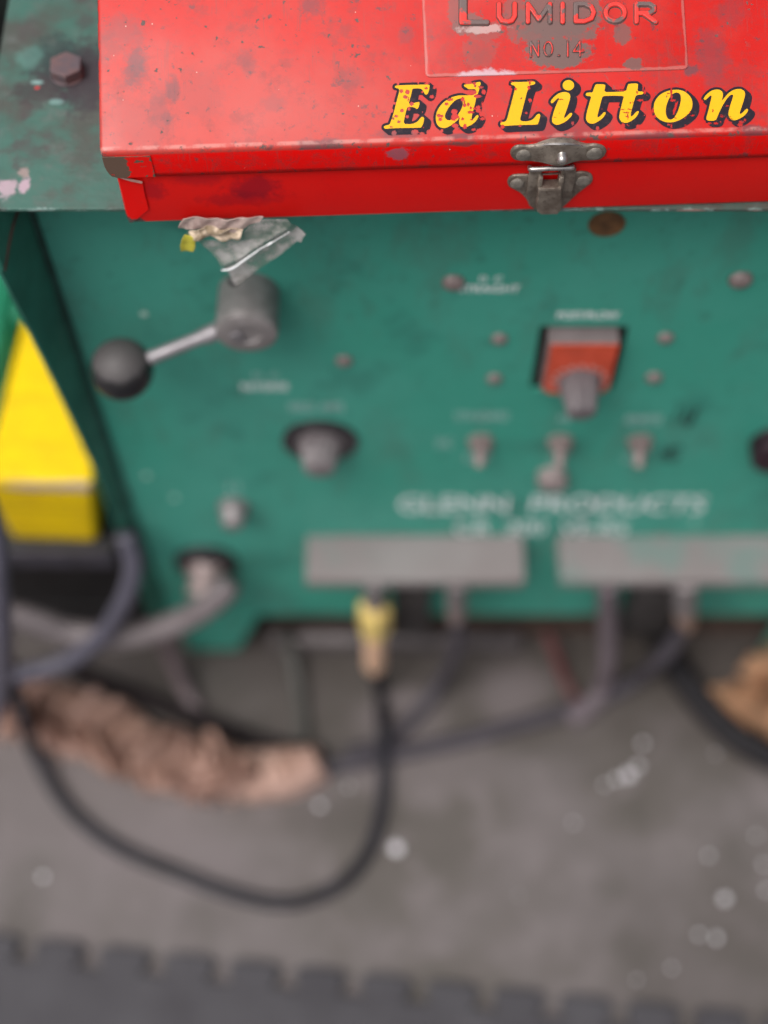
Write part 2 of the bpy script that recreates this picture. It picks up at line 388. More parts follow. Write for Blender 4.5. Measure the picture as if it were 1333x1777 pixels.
t = NT('worn green top'); n1 = t.noise(22, 6, .65); n2 = t.noise(110, 6, .7); n3 = t.noise(500, 5, .6); nz = t.noise(150, 5, .7); p = t.xyz()
c = t.mix(t.step(n1, .44, .62), (0.032, 0.105, 0.082), (0.048, 0.055, 0.046)); c = t.mix(t.mul(t.step(n2, .5, .72), .6), c, (0.095, 0.108, 0.102))
c = t.mix(t.mul(t.step(t.noise(40, 5, .6, t.map(loc=(5, 1, 0))), .56, .66), .6), c, (0.050, 0.032, 0.035))
top0 = Vector((0.107, 0.3, FLOOR)); nz2 = t.math('ADD', t.mul(nz, .6), t.mul(n3, .4))
for (u, v, a, b, f, k) in [(118, 118, .019, .017, .95, (0.020, 0.016, 0.020)), (95, 95, .010, .012, .6, (0.010, 0.040, 0.035)), (60, 160, .010, .009, .75, (0.03, 0.022, 0.024)), (150, 150, .010, .016, .8, (0.024, 0.015, 0.022)),
                           (95, 177, .0032, .0015, .6, (0.16, 0.30, 0.28)), (52, 100, .006, .007, .5, (0.08, 0.20, 0.17)), (62, 143, .0026, .0014, .8, (0.20, 0.34, 0.32)), (64, 152, .0012, .0008, 1, (0.5, 0.03, 0.03)),
                           (12, 330, .0035, .005, .9, (0.36, 0.27, 0.31)), (42, 322, .0026, .0040, .95, (0.38, 0.27, 0.32)), (41, 299, .0022, .0030, .8, (0.28, 0.20, 0.19)), (25, 318, .0016, .0016, .8, (0.34, 0.25, 0.29)), (4, 322, .0022, .003, .8, (0.34, 0.25, 0.29))]:
    q = at(u, v, z=0) - top0; c = t.mix(t.mul(t.spot(q.x, q.y, a, b, nz2, .9, soft=.3), f), c, k)
ed = t.math('ADD', t.step(p[1], -.2925, -.2958), t.mul(t.math('SUBTRACT', n2, .5), 2.2)); c = t.mix(t.mul(t.step(ed, .95, 1.2), .7), c, (0.20, 0.30, 0.28))
ed = t.math('ADD', t.step(p[1], -.2950, -.2960), t.mul(t.math('SUBTRACT', t.noise(60, 4), .5), 2.0)); c = t.mix(t.mul(t.step(ed, 1.0, 1.1), .9), c, (0.26, 0.15, 0.13))
vs = t.mul(t.step(t.vor(160), .12, .08), t.step(t.noise(70, 1), .58, .6)); c = t.mix(t.mul(vs, .6), c, (0.35, 0.38, 0.36))
t.set(Base_Color=c, Roughness=t.step(n2, .3, .7, .42, .65)); t.bump(t.math('ADD', t.mul(n2, 1.0), t.mul(n3, .3)), .55, .0009); M_TOP = t.m
M_DARKGREEN = simple('dark green side sheet', (0.020, 0.145, 0.105), .5, 0, .2, 30)
M_STEEL = simple('dull grey steel', (0.22, 0.20, 0.205), .42, .35, .2, 120)
M_CHROME = simple('worn bright steel', (0.25, 0.235, 0.25), .45, .5, .15, 90, .05)
M_GREYCAST = simple('grey cast metal', (0.245, 0.225, 0.225), .45, .3, .15, 200, .15)
M_SCREW = simple('dirty screw heads', (0.25, 0.195, 0.19), .5, .3, .2, 300)
M_BLACK = simple('black bakelite', (0.012, 0.012, 0.014), .22, 0, .3, 60, .03)
M_RUBBER = simple('black rubber', (0.010, 0.009, 0.011), .6, 0, .3, 90, .1, .2)
M_DIAL = simple('dark dial plate', (0.025, 0.020, 0.024), .4, 0, .2, 90)
M_WHITE = simple('white printed lettering', (0.84, 0.88, 0.89), .5, 0, .1, 200, 0)
M_FAINT = simple('faded white lettering', (0.34, 0.52, 0.50), .5, 0, .2, 300, 0)
M_PEN = simple('black marker ink', (0.012, 0.040, 0.035), .5, 0, .3, 200, 0)
M_RUST = simple('rusty brown steel', (0.065, 0.036, 0.026), .8, 0, .5, 80, .4)
M_HOLE = simple('rusted plug', (0.12, 0.055, 0.018), .7, 0, .4, 200, .3)
M_VOID = simple('dark recess', (0.006, 0.006, 0.005), .8, 0, .2, 50, 0)
M_ORANGE = simple('orange timer face', (0.52, 0.066, 0.030), .45, 0, .12, 90, .05)
M_BRASS = simple('brass', (0.95, 0.66, 0.22), .32, .25, .2, 150, .1)
M_COPPER = simple('copper ferrule', (0.88, 0.56, 0.38), .38, .2, .15, 150, .1)
def cover_mat(green):
  t = NT('scuffed aluminium cover'); n1 = t.noise(16, 5, .6); n2 = t.noise(140, 5)
  c = t.mix(t.step(n1, .40, .7), (0.20, 0.172, 0.172), (0.225, 0.205, 0.205)); c = t.mix(t.mul(t.step(t.noise(24, 4, .6, t.map(loc=(1.3, 0, 0))), .45 if green else .56, .58 if green else .70), .8 if green else .4), c, (0.14, 0.20, 0.185))
  t.set(Base_Color=c, Roughness=.5, Metallic=.1); t.bump(n2, .2, .0006); return t.m
M_COVERS = (cover_mat(False), cover_mat(True))

mach = empty('welding_machine', top0, 'green enamelled welding machine with knobs, switches and white lettering on its front panel', 'welding machine')
XL, XR, YB, ZB = -0.163, 0.377, 0.56, -0.496
# top sheet with a rolled front edge
mb = MB(); mb.box((-0.1765, 0.0042, -0.0022), (0.392, YB + .01, 0.0), .0009); mb.build('top_plate', M_TOP, mach)
# hex bolt through the top
bc = at(118, 128, z=0.0); mb = MB(); hexr = 0.0079
mb.lathe(bc, (0, 0, 1), [(0, 0), (0, .0078), (.0008, .0078), (.0008, 0)], 24)
hp = [(bc.x + hexr * math.cos(R(94 + 60 * k)), bc.y + hexr * math.sin(R(94 + 60 * k))) for k in range(6)]
mb.prism([(a, b, .0008) for a, b in hp], (0, 0, .0052))
t = NT('rusty bolt'); n = t.noise(150, 5, .6); t.set(Base_Color=t.mix(t.step(n, .35, .65), (0.105, 0.085, 0.098), (0.155, 0.095, 0.095)), Roughness=.55, Metallic=.25); t.bump(t.noise(600, 4), .4, .0005)
mb.build('bolt', t.m, mach, bevel=.0006)
# front panel with the opening for the timer
tx0, tx1, tz1, tz0 = at(937, 568, y=PY).x, at(1092, 568, y=PY).x, at(1000, 566, y=PY).z, at(1000, 676, y=PY).z
mb = MB(); th = 0.002
for (a, b, cz, d) in [(XL, tx0, ZB, -.005), (tx1, XR, ZB, -.005), (tx0, tx1, ZB, tz0), (tx0, tx1, tz1, -.005)]: mb.box((a, PY, cz), (b, PY + th, d))
mb.build('front_panel', M_GREEN, mach)
mb = MB(); mb.box((tx0 - .004, PY + th + .0005, tz0 - .004), (tx1 + .004, PY + .05, tz1 + .004)); mb.build('timer_housing', M_VOID, mach)
# side sheets: the front edge is flared and leans back to the panel at its foot
edge = [(-.0042, -.003), (-.035, -.001), (-.05, .0008), (-.09, .0066), (-.16, .0150), (-.255, .0240), (-.372, .0285), (-.45, .0315), (ZB, .034)]
for sgn, nm in ((1, 'left'), (-1, 'right')):
    xs_, xe = (XL, -.172) if sgn == 1 else (XR, XR + .009); mb = MB(); vs = []
    for z, y in edge: vs += [(xs_, PY + .0005, z), (xe, y, z), (xe - .0018 * sgn, y + .0005, z), (xe - .0018 * sgn, YB, z)]
    fs = [(4 * i + k, 4 * i + k + 1, 4 * i + k + 5, 4 * i + k + 4) for i in range(len(edge) - 1) for k in range(3)]
    mb.add(vs, fs); mb.build('side_sheet', M_DARKGREEN, mach)
mb = MB(); mb.box((XL - .009, YB - .002, ZB), (XR + .009, YB, -.0045)); mb.build('back_sheet', M_DARKGREEN, mach)
mb = MB(); mb.box((XL, PY + .06, ZB + .01), (XR, YB - .003, ZB + .014)); mb.build('bottom_sheet', M_VOID, mach)
# side flange of the top, lapped inside the flared sheet, with a dark joint under it
mb = MB(); a0 = Vector((-.1648, .033, -.0045)); 
fl = [Vector((-.1622, .0335, -.0045)), Vector((-.1622, .0335, -.0185)), Vector((-.1672, .0135, -.0225)), Vector((-.1712, -.0030, -.0335)), Vector((-.1712, -.0022, -.0045))]
mb.prism(fl, (.0013, .0003, 0)); mb.build('top_flange', M_DARKGREEN, mach)
mb = MB(); mb.tube([Vector((-.1611, .033, -.0196)), Vector((-.1660, .0140, -.0238)), Vector((-.1702, -.0020, -.0345))], .0011, 8, 6); mb.build('flange_seam', M_RUST, mach)
# weld seam / sealing strip where the panel meets the side
mb = MB(); mb.box((XL - .0005, PY - .0022, ZB), (XL + .0022, PY - .0002, -.006)); mb.build('corner_seal', simple('dark sealing strip', (0.010, 0.045, 0.036), .6, 0, .3, 60), mach)
# foot and base rails
q = [at(u, v, y=PY - .001) for u, v in ((298, 1072), (446, 1072), (412, 1128), (328, 1128))]; mb = MB(); mb.prism(q, (0, .003, 0)); mb.build('foot', M_GREEN, mach)
for x in (XR - .05,): mb = MB(); mb.box((x - .03, PY - .001, FLOOR), (x + .03, PY + .002, ZB)); mb.build('foot', M_GREEN, mach)
for y0, y1 in ((.052, .082), (.45, .48)): mb = MB(); mb.box((-.09, y0, FLOOR + .0005), (XR - .01, y1, ZB + .008)); mb.build('base_rail', M_RUST, mach)

# crank switch: hub, arm, ball; grey on the ball's upper side paints a sky reflection
t = NT('black ball knob with painted reflection'); ge = t.n.new('ShaderNodeNewGeometry'); sx = t.n.new('ShaderNodeSeparateXYZ'); t.lk(ge.outputs['Normal'], sx.inputs[0])
refl = t.mul(t.step(t.math('ADD', sx.outputs[2], t.mul(t.math('SUBTRACT', t.noise(120, 5), .5), .5)), .38, .66), .80)
t.set(Base_Color=t.mix(refl, (0.014, 0.014, 0.016), (0.085, 0.077, 0.078)), Roughness=t.step(refl, 0, .7, .16, .6)); M_BALL = t.m
PYV = Vector((0, -1, 0))
hz = -.0985; hc = Vector((at(428, 578, z=hz).x, PY, hz)); r = .0158
crank = MB().lathe(hc, PYV, [(0, 0), (0, r * .96), (.018, r * .98), (.0215, r), (.0228, r), (.0262, r * .95), (.0272, r * .80), (.0272, r * .45), (.0262, r * .38), (.0262, 0)], 40).build('crank_hub', M_GREYCAST, mach)
MB().cyl(hc + Vector((-.005, -.0262, -.001)), PYV, .0036, .0022, 16).build('hub_screw', M_CHROME, crank)
MB().lathe(hc + Vector((-.006, -.006, .0148)), (0, 0, 1), [(0, 0), (0, .0022), (.0012, .0022), (.0012, 0)], 12).build('set_screw', M_BLACK, crank)
bp = at(212, 641, y=.001); hp0 = hc + Vector((-.008, -.0195, -.002))
d = (bp - hp0).normalized(); L = (bp - hp0).length
MB().lathe(hp0, d, [(0, 0), (0, .0048), (.012, .0046), (.018, .0036), (L - .018, .0036), (L - .012, .0043), (L, .0043), (L, 0)], 20).build('crank_arm', M_CHROME, mach)
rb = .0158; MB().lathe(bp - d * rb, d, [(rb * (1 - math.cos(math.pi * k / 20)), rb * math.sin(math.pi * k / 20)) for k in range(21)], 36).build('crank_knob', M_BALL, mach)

def disc(c, r, h, m, name, parent, n=32, bev=.0008): return MB().cyl(Vector(c), PYV, r, h, n, bev).build(name, m, parent)
def on(u, v, y=PY): return at(u, v, y=y)
# large dial knob
dc = on(556, 764); dial = disc(dc, .0225, .0022, M_DIAL, 'dial_plate', mach)
mb = MB()
for k in range(22):
    a = R(-40 + 260 * k / 21); e = Vector((math.cos(a), 0, math.sin(a))); s_ = Vector((-math.sin(a), 0, math.cos(a))); b0 = dc + Vector((0, -.0025, 0))
    l0 = .0185 if k % 3 else .0172; mb.add([b0 + e * l0 - s_ * .0003, b0 + e * .0208 - s_ * .0003, b0 + e * .0208 + s_ * .0003, b0 + e * l0 + s_ * .0003], [(0, 1, 2, 3)])
mb.build('dial_marks', simple('grey dial print', (0.28, 0.27, 0.28), .5, 0, .1, 90, 0), dial)
def knob(c, r, h, m, name, flutes=0, skirt=True, parent=mach):
    mb = MB()
    pr = [(0, 0), (0, r * 1.15), (.0025, r * 1.15), (.003, r), (h * .45, r * .97), (h * .55, r * .88), (h - .002, r * .78), (h - .0008, r * .72), (h, r * .6), (h, 0)] if skirt else [(0, 0), (0, r), (h - .002, r * .92), (h, r * .75), (h, 0)]
    mb.lathe(c, PYV, pr, 48)
    if flutes:
        a = PYV; out = []
        for p_ in mb.v:
            q = Vector(p_) - Vector(c); rad = Vector((q.x, 0, q.z)); ang = math.atan2(q.z, q.x); k = 1 + .06 * (1 if math.sin(ang * flutes) > 0 else -1)
            out.append((c[0] + rad.x * k, p_[1], c[2] + rad.z * k))
        mb.v = out
    return mb.build(name, m, parent)
knob(dc + Vector((0, -.0022, 0)), .0112, .019, simple('grey plastic knob', (0.17, 0.148, 0.155), .45, 0, .12, 90, .05), 'dial_knob', 16)
knob(on(406, 876), .0088, .016, M_STEEL, 'push_button', 0)
mb = MB().cyl(on(1349, 766), PYV, .0165, .014, 36, .003); mb.build('gauge_knob', simple('dark red knob', (0.022, 0.007, 0.013), .45, 0, .2, 60, .03), mach)
# timer: a grey-topped block with an orange face standing out of the opening
ty = .0255; q00, q01, q10, q11 = at(955, 600, y=ty), at(1075, 600, y=ty), at(938, 683, y=ty), at(1056, 683, y=ty)
bx0, bx1, bz1, bz0 = (q00.x + q10.x) / 2, (q01.x + q11.x) / 2, q00.z, q10.z
timer = MB().box((bx0, ty + .0012, bz0), (bx1, PY + .03, bz1)).build('timer_body', simple('grey timer case', (0.19, 0.155, 0.158), .5, 0, .1, 90, .05), mach, bevel=.0008)
fc = MB(); rr = .006
pl = [(bx0 + .0006, bz1), (bx1 - .0006, bz1), (bx1 - .0006, bz0 + rr), (bx1 - .0025, bz0 + .002), (bx1 - rr, bz0), (bx0 + rr, bz0), (bx0 + .0025, bz0 + .002), (bx0 + .0006, bz0 + rr)]
fc.prism([(a, ty, b) for a, b in pl], (0, .0012, 0)); fc.build('timer_face', M_ORANGE, timer)
kc = Vector(((bx0 + bx1) / 2 + .001, ty, bz0 + .013))
knob(kc + Vector((0, -.0005, 0)), .0098, .021, simple('fluted grey knob', (0.13, 0.112, 0.12), .45, 0, .12, 90, .05), 'timer_knob', 14, parent=timer)
mb = MB()
for k in range(11):
    a = R(-20 + 22 * k); e = Vector((math.cos(a), 0, math.sin(a))); s_ = Vector((-math.sin(a), 0, math.cos(a))); b0 = kc + Vector((0, -.0004, 0))
    mb.add([b0 + e * .0128 - s_ * .0011, b0 + e * .0152 - s_ * .0011, b0 + e * .0152 + s_ * .0011, b0 + e * .0128 + s_ * .0011], [(0, 1, 2, 3)])
mb.build('timer_marks', simple('pale dial print', (0.62, 0.42, 0.38), .5, 0, .1, 90, 0), timer)
# toggle switches
for u, v in ((834, 764), (972, 764), (1110, 764)):
    c = on(u, v); tg = MB().lathe(c, PYV, [(0, 0), (0, .0082), (.0025, .0082), (.003, .0062), (.007, .0058), (.0075, 0)], 6, False).build('toggle_switch', M_SCREW, mach)
    MB().lathe(c + Vector((0, -.005, 0)), (-.05, -.72, -.55), [(0, 0), (0, .0022), (.009, .0034), (.0110, .0032), (.0120, 0)], 14).build('toggle_lever', M_SCREW, tg)
fh = MB().cyl(on(958, 822), PYV, .0092, .009, 28, .0018).build('fuse_cap', simple('pinkish grey cap', (0.27, 0.215, 0.215), .45, .1, .1, 80, .05), mach)
# screws (one mesh, shared)
sm = MB().lathe((0, 0, 0), PYV, [(0, 0), (0, .0056), (.0012, .0054), (.0026, .0040), (.0032, .0022), (.0034, 0)], 18).mesh('screw', M_SCREW)
for u, v, s_ in ((787, 489, 1.05), (1285, 484, 1.1), (867, 587, .8), (858, 656, .8), (1155, 585, .8), (1135, 654, .85), (597, 625, .85)):
    o = link('screw', sm, mach, on(u, v)); o.scale = (s_,) * 3
# rusty plugged hole near the top
pc = on(1053, 388); MB().lathe(pc, PYV, [(0, 0), (0, .0088), (.001, .0085), (.0012, .0068), (.0004, .0050), (.0002, 0)], 24).build('hole_plug', M_HOLE, mach)
# cable entry at lower left
ce = on(358, 972); soc = MB().lathe(ce, PYV, [(0, 0), (0, .0215), (.004, .0215), (.006, .0195), (.006, .0165), (.003, .0155), (.002, 0)], 36).build('cable_socket', M_DIAL, mach)
MB().lathe(ce + Vector((0, -.003, 0)), (0, -.8, -.35), [(0, 0), (0, .0135), (.008, .0135), (.009, .0115), (.014, .0110), (.015, .0135), (.021, .0135), (.022, 0)], 28).build('cable_clamp', M_SCREW, soc)
# aluminium gas-valve covers with their fittings
for (a, b), M_COVER in zip(((532, 908), (968, 1490)), M_COVERS):
    x0, x1 = at(a, 927, y=PY).x, at(b, 927, y=PY).x; z1 = at(700, 927, y=PY).z
    mb = MB(); P_ = .033
    mb.prism([(x0, PY - .0002, z1), (x0, PY - P_, z1 - .002), (x0, PY - P_, z1 - .013), (x0, PY - .0002, z1 - .016)], (x1 - x0, 0, 0))
    cv = mb.build('valve_cover', M_COVER, mach, bevel=.0012)
for u0, u1 in ((682, 742), (1086, 1150)):
    a, b = at(u0, 1020, y=PY), at(u1, 1075, y=PY); MB().box((a.x, PY - .016, b.z + .004), (b.x, PY - .0005, a.z + .03), .002).build('opening_block', simple('dark opening block', (0.045, 0.040, 0.040), .55, .2, .3, 90), mach)  # solid dark blocks added in place of openings in the panel
# printed lettering
def panel_text(txt, u0, u1, v0, v1, m, off=.012, shear=0, y=PY - .0004):
    a, b = at(u0, v1, y=PY), at(u1, v0, y=PY)
    return text_mb(txt, a.x, b.x, a.z, b.z, 0, lambda x, z, h: (x, y, z), off, shear=shear).build('panel_lettering', m, mach)
panel_text('GLENN  PRODUCTS', 692, 1230, 860, 888, M_WHITE, .004)
panel_text('CR  300  VE-RS', 790, 1092, 904, 926, M_WHITE, .0)
panel_text('D  C', 832, 872, 478, 488, M_WHITE); panel_text('STRAIGHT', 796, 903, 494, 506, M_WHITE)
panel_text('D  C', 440, 484, 646, 656, M_FAINT); panel_text('REVERSE', 420, 500, 664, 676, M_WHITE)
panel_text('POST/FLOW', 966, 1076, 540, 552, M_WHITE, .02)
panel_text('WELD  AMPS', 500, 596, 698, 713, M_FAINT, .015)
panel_text('STANDARD', 789, 884, 714, 728, M_FAINT, .01); panel_text('HF', 970, 994, 718, 732, M_FAINT); panel_text('REMOTE', 1084, 1150, 720, 734, M_FAINT, .02)
panel_text('DC', 758, 786, 760, 775, M_FAINT); panel_text('OFF', 806, 852, 786, 800, M_FAINT); panel_text('OFF', 954, 984, 786, 800, M_FAINT); panel_text('LOW', 1080, 1116, 786, 800, M_FAINT)
panel_text('1 A.B', 1164, 1214, 706, 738, M_PEN, .03, .2); panel_text('HIG', 1140, 1186, 772, 800, M_PEN, .03, .2)
panel_text('11', 398, 414, 838, 852, M_FAINT)
# pale dots on the enamel, painted in for small glints
glint_me = MB().lathe((0, 0, 0), PYV, [(0, 0), (0, .0022), (.0003, .0018), (.0004, 0)], 8).mesh('glint_dot', simple('pale glint', (0.45, 0.62, 0.55), .3, 0, .1, 90, 0))
for u, v in ((255, 826), (303, 864), (250, 545), (1205, 905)): link('glint_dot', glint_me, mach, on(u, v))

# ================================================================== red toolbox
BANG = R(2.367); BORG = Vector((.0704, .0037, .0006))
box = empty('toolbox', BORG, 'battered red steel toolbox with yellow painted name and latch on the machine top', 'toolbox', BANG)
BM = Matrix.Translation(BORG) @ Matrix.Rotation(BANG, 4, 'Z'); BI = BM.inverted()
LZ = .0455
LK = .40; LC = 1 / math.sqrt(1 + LK * LK); LN = Vector((0, -LK, 1)) * LC      # the lid rises to a ridge: slope, cosine, normal
LM = Matrix.Translation((0, 0, LZ)) @ Matrix.Rotation(math.atan(LK), 4, 'X')
def LID(u, v):
    o = BI @ CAM; dd = BI.to_3x3() @ ray(u, v); tt = (LZ + LK * o.y - o.z) / (dd.z - LK * dd.y); return o + dd * tt
def onplane(u, v, yl):
    o = BI @ CAM; dd = BI.to_3x3() @ ray(u, v); tt = (yl - o.y) / dd.y; return o + dd * tt
def BODY(u, v): return onplane(u, v, 0.0)
def LIP(u, v): return onplane(u, v, -.0017)
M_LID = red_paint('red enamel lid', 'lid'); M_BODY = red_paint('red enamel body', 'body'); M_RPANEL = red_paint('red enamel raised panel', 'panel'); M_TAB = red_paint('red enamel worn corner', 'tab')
HW, BD = .1798, .20
import bmesh
def bev_box(lo, hi, specs, name, m, open_bottom=False):
    bm = bmesh.new(); bmesh.ops.create_cube(bm, size=1)
    for q in bm.verts: q.co = Vector([(lo[k] + hi[k]) / 2 + q.co[k] * (hi[k] - lo[k]) for k in range(3)])
    if open_bottom: bmesh.ops.delete(bm, geom=[f for f in bm.faces if f.normal.z < -.9], context='FACES')
    for test, off, seg in specs:
        ed = [e for e in bm.edges if test(e)]
        bmesh.ops.bevel(bm, geom=ed, offset=off, segments=seg, affect='EDGES', profile=.5)
    return bm
def bm_build(bm, name, m, parent):
    me = bpy.data.meshes.new(name); bmesh.ops.recalc_face_normals(bm, faces=bm.faces[:])
    for f in bm.faces: f.smooth = True
    for e in bm.edges:
        if len(e.link_faces) == 2 and e.calc_face_angle(0) > R(38): e.smooth = False
    bm.to_mesh(me); bm.free(); me.materials.append(m); return link(name, me, parent)
vert_e = lambda e: abs((e.verts[0].co - e.verts[1].co).normalized().z) > .9
bm = bev_box((-HW, 0, 0), (HW, BD, .043), [(vert_e, .0022, 3)], 'body', M_BODY)
bmesh.ops.bevel(bm, geom=[e for e in bm.edges if all(v.co.z < .001 for v in e.verts)], offset=.0008, segments=2, affect='EDGES', profile=.5)
bm_build(bm, 'body', M_BODY, box)
prof = [(-.0017, .0300), (-.0017, LZ - .0017 * LK), (.085, LZ + .085 * LK), (.115, LZ + .085 * LK), (BD + .0017, LZ - .0017 * LK), (BD + .0017, .0300)]
bm = bmesh.new(); LX = HW + .0037
va_ = [bm.verts.new((-LX, y, z)) for y, z in prof]; vb_ = [bm.verts.new((LX, y, z)) for y, z in prof]
bm.faces.new(va_); bm.faces.new(vb_[::-1])
for k in range(5): bm.faces.new((va_[k], vb_[k], vb_[k + 1], va_[k + 1]))
bmesh.ops.recalc_face_normals(bm, faces=bm.faces[:])
bmesh.ops.bevel(bm, geom=[e for e in bm.edges if vert_e(e) and e.is_manifold], offset=.0026, segments=4, affect='EDGES', profile=.5)
bmesh.ops.bevel(bm, geom=[e for e in bm.edges if e.is_manifold and all(v.co.z > LZ - .003 for v in e.verts) and e.calc_face_angle(0) > .3], offset=.0013, segments=3, affect='EDGES', profile=.5)
for zc in (.0325, .035, .0375): bmesh.ops.bisect_plane(bm, geom=bm.verts[:] + bm.edges[:] + bm.faces[:], plane_co=(0, 0, zc), plane_no=(0, 0, 1))
def snip(z): return .0042 * (1 - math.sqrt(max(0, 1 - (max(0, .0395 - z) / .0096) ** 2)))
for q in bm.verts:                                             # the lower corners of the lip curl in
    if abs(q.co.x) > HW - .001 and q.co.z < .040: q.co.x -= math.copysign(snip(q.co.z), q.co.x)
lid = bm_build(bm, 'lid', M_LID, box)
s = lid.modifiers.new('thick', 'SOLIDIFY'); s.thickness = .0009; s.offset = -1
# lapped corner tab of the lip and folded corner of the body
tabx = LIP(262, 276).x
mb = MB(); pl = []
zt = LZ - .0030
lx = -HW - .0031
for x, z in ((lx, zt), (tabx, zt), (tabx + .0004, .0303), (lx + .0042, .0303)): pl.append((x, -.0021, z))
for z in (.0312, .0325, .035, .0375): pl.append((lx + snip(z), -.0021, z))
mb.prism(pl, (0, .0003, 0)); mb.build('lid_corner', M_TAB, lid, local=True, label='lapped lid corner worn down to brown metal')
q = [BODY(u, v) for u, v in ((200, 302), (248, 313), (252, 335), (259, 362), (231, 385), (218, 387))]
mb = MB(); mb.prism([(max(a.x, -HW + .001), -.0007, max(a.z, .0006)) for a in q], (0, .0006, 0)); mb.build('folded_corner', M_BODY, box, local=True, bevel=.0003)
a, b = BODY(200, 302), BODY(247, 313); mb = MB(); mb.tube([(a.x + .001, -.0011, a.z), ((a.x + b.x) / 2, -.0012, (a.z + b.z) / 2), (b.x, -.0011, b.z)], .0006, 6, 5); mb.build('scraped_edge', simple('scraped pinkish edge', (0.42, 0.22, 0.19), .5, 0, .2, 300), box, local=True)
# raised panel with the maker's letters
q0, q1 = LID(738, 135), LID(1195, 131); px0, px1, py0, py1 = q0.x, q1.x, q0.y, BD - .055
bm = bev_box((px0, py0 / LC, -.0004), (px1, .082, .00055), [(vert_e, .002, 3)], 'p', None)
bmesh.ops.bevel(bm, geom=[e for e in bm.edges if all(v.co.z > .0005 for v in e.verts)], offset=.0004, segments=3, affect='EDGES', profile=.5)
bm.transform(LM)
raised = bm_build(bm, 'raised_panel', M_RPANEL, lid)
def lid3(x, y, h): return (x, y, LZ + .0005 + h)
t = NT('worn embossed letters'); nz = t.noise(190, 5, .65); p = t.xyz()
hgt = t.math('ADD', t.step(t.mul(t.math('SUBTRACT', p[2], t.math('ADD', t.mul(p[1], LK), LZ)), LC), .0008, .0013), t.mul(t.math('SUBTRACT', nz, .5), 2.2))
c = t.mix(t.step(hgt, .45, .75), (0.10, 0.060, 0.055), (0.62, 0.030, 0.022)); c = t.mix(t.step(t.noise(90, 4, .6, t.map(loc=(3, 3, 3))), .50, .55), c, (0.13, 0.085, 0.08))
t.set(Base_Color=c, Roughness=.38); t.bump(nz, .25, .0005); M_EMB = t.m
yb, yt = LID(960, 45.5).y, LID(960, 3).y
ell = lambda cx, cy, rx, ry: [(cx + rx * math.cos(R(k)), cy + ry * math.sin(R(k))) for k in range(0, 361, 20)]
EMB = [(5.8, [[(801, -16), (801, 41), (845, 41)], [(806, -16), (806, 36)]]), (5.6, [[(866, 9), (866, 30), (871, 38), (880, 40), (888, 38), (893, 30), (893, 9)]]),
       (5.2, [[(916, 40), (916, 9), (935, 36), (954, 9), (954, 40)]]), (5.4, [[(976, 9), (976, 40)]]), (5.4, [[(999, 9), (999, 39), (1014, 39), (1026, 34), (1030, 24), (1026, 14), (1014, 9), (999, 9)]]),
       (5.4, [ell(1067, 24, 16.5, 15)]), (5.4, [[(1104, 40), (1104, 9), (1126, 9), (1134, 13), (1134, 20), (1126, 25), (1104, 25)], [(1116, 25), (1137, 40)]]),
       (2.5, [[(921, 100), (921, 74), (934, 99), (934, 73)]]), (2.5, [ell(951, 86.5, 7.2, 12)]), (2.8, [[(969, 98), (970, 98)]]), (2.5, [[(985, 99), (985, 73)]]), (2.5, [[(1006, 99), (1006, 73), (995, 91), (1012, 91)]])]
for hw, strokes in EMB:
    ap = np.array([q for st in strokes for q in st], float); xs = np.arange(ap[:, 0].min() - hw - 2, ap[:, 0].max() + hw + 2, .7); ys = np.arange(ap[:, 1].min() - hw - 2, ap[:, 1].max() + hw + 2, .7); X, Y = np.meshgrid(xs, ys)
    def sd(X, Y):
        dd = np.full(X.shape, 1e9)
        for st in strokes:
            for (xa, ya), (xb, yb2) in zip(st, st[1:]):
                L2 = (xb - xa) ** 2 + (yb2 - ya) ** 2 + 1e-9; tt = np.clip(((X - xa) * (xb - xa) + (Y - ya) * (yb2 - ya)) / L2, 0, 1); dd = np.minimum(dd, np.hypot(X - xa - tt * (xb - xa), Y - ya - tt * (yb2 - ya)))
        return hw - dd
    V, faces = march(xs, ys, sd(X, Y)); va = np.array(V); dd = np.clip(sd(va[:, 0], va[:, 1]) / min(hw * .75, 2.6), 0, 1); big = hw > 4
    vs = []
    for (u, v), q in zip(V, dd):
        pt = LID(u, v); vs.append(pt + LN * (.00056 + (.0010 if big else .0006) * (q * q * (3 - 2 * q))))
    MB().add(vs, faces, True).build('embossed_letter', M_EMB, raised, local=True)

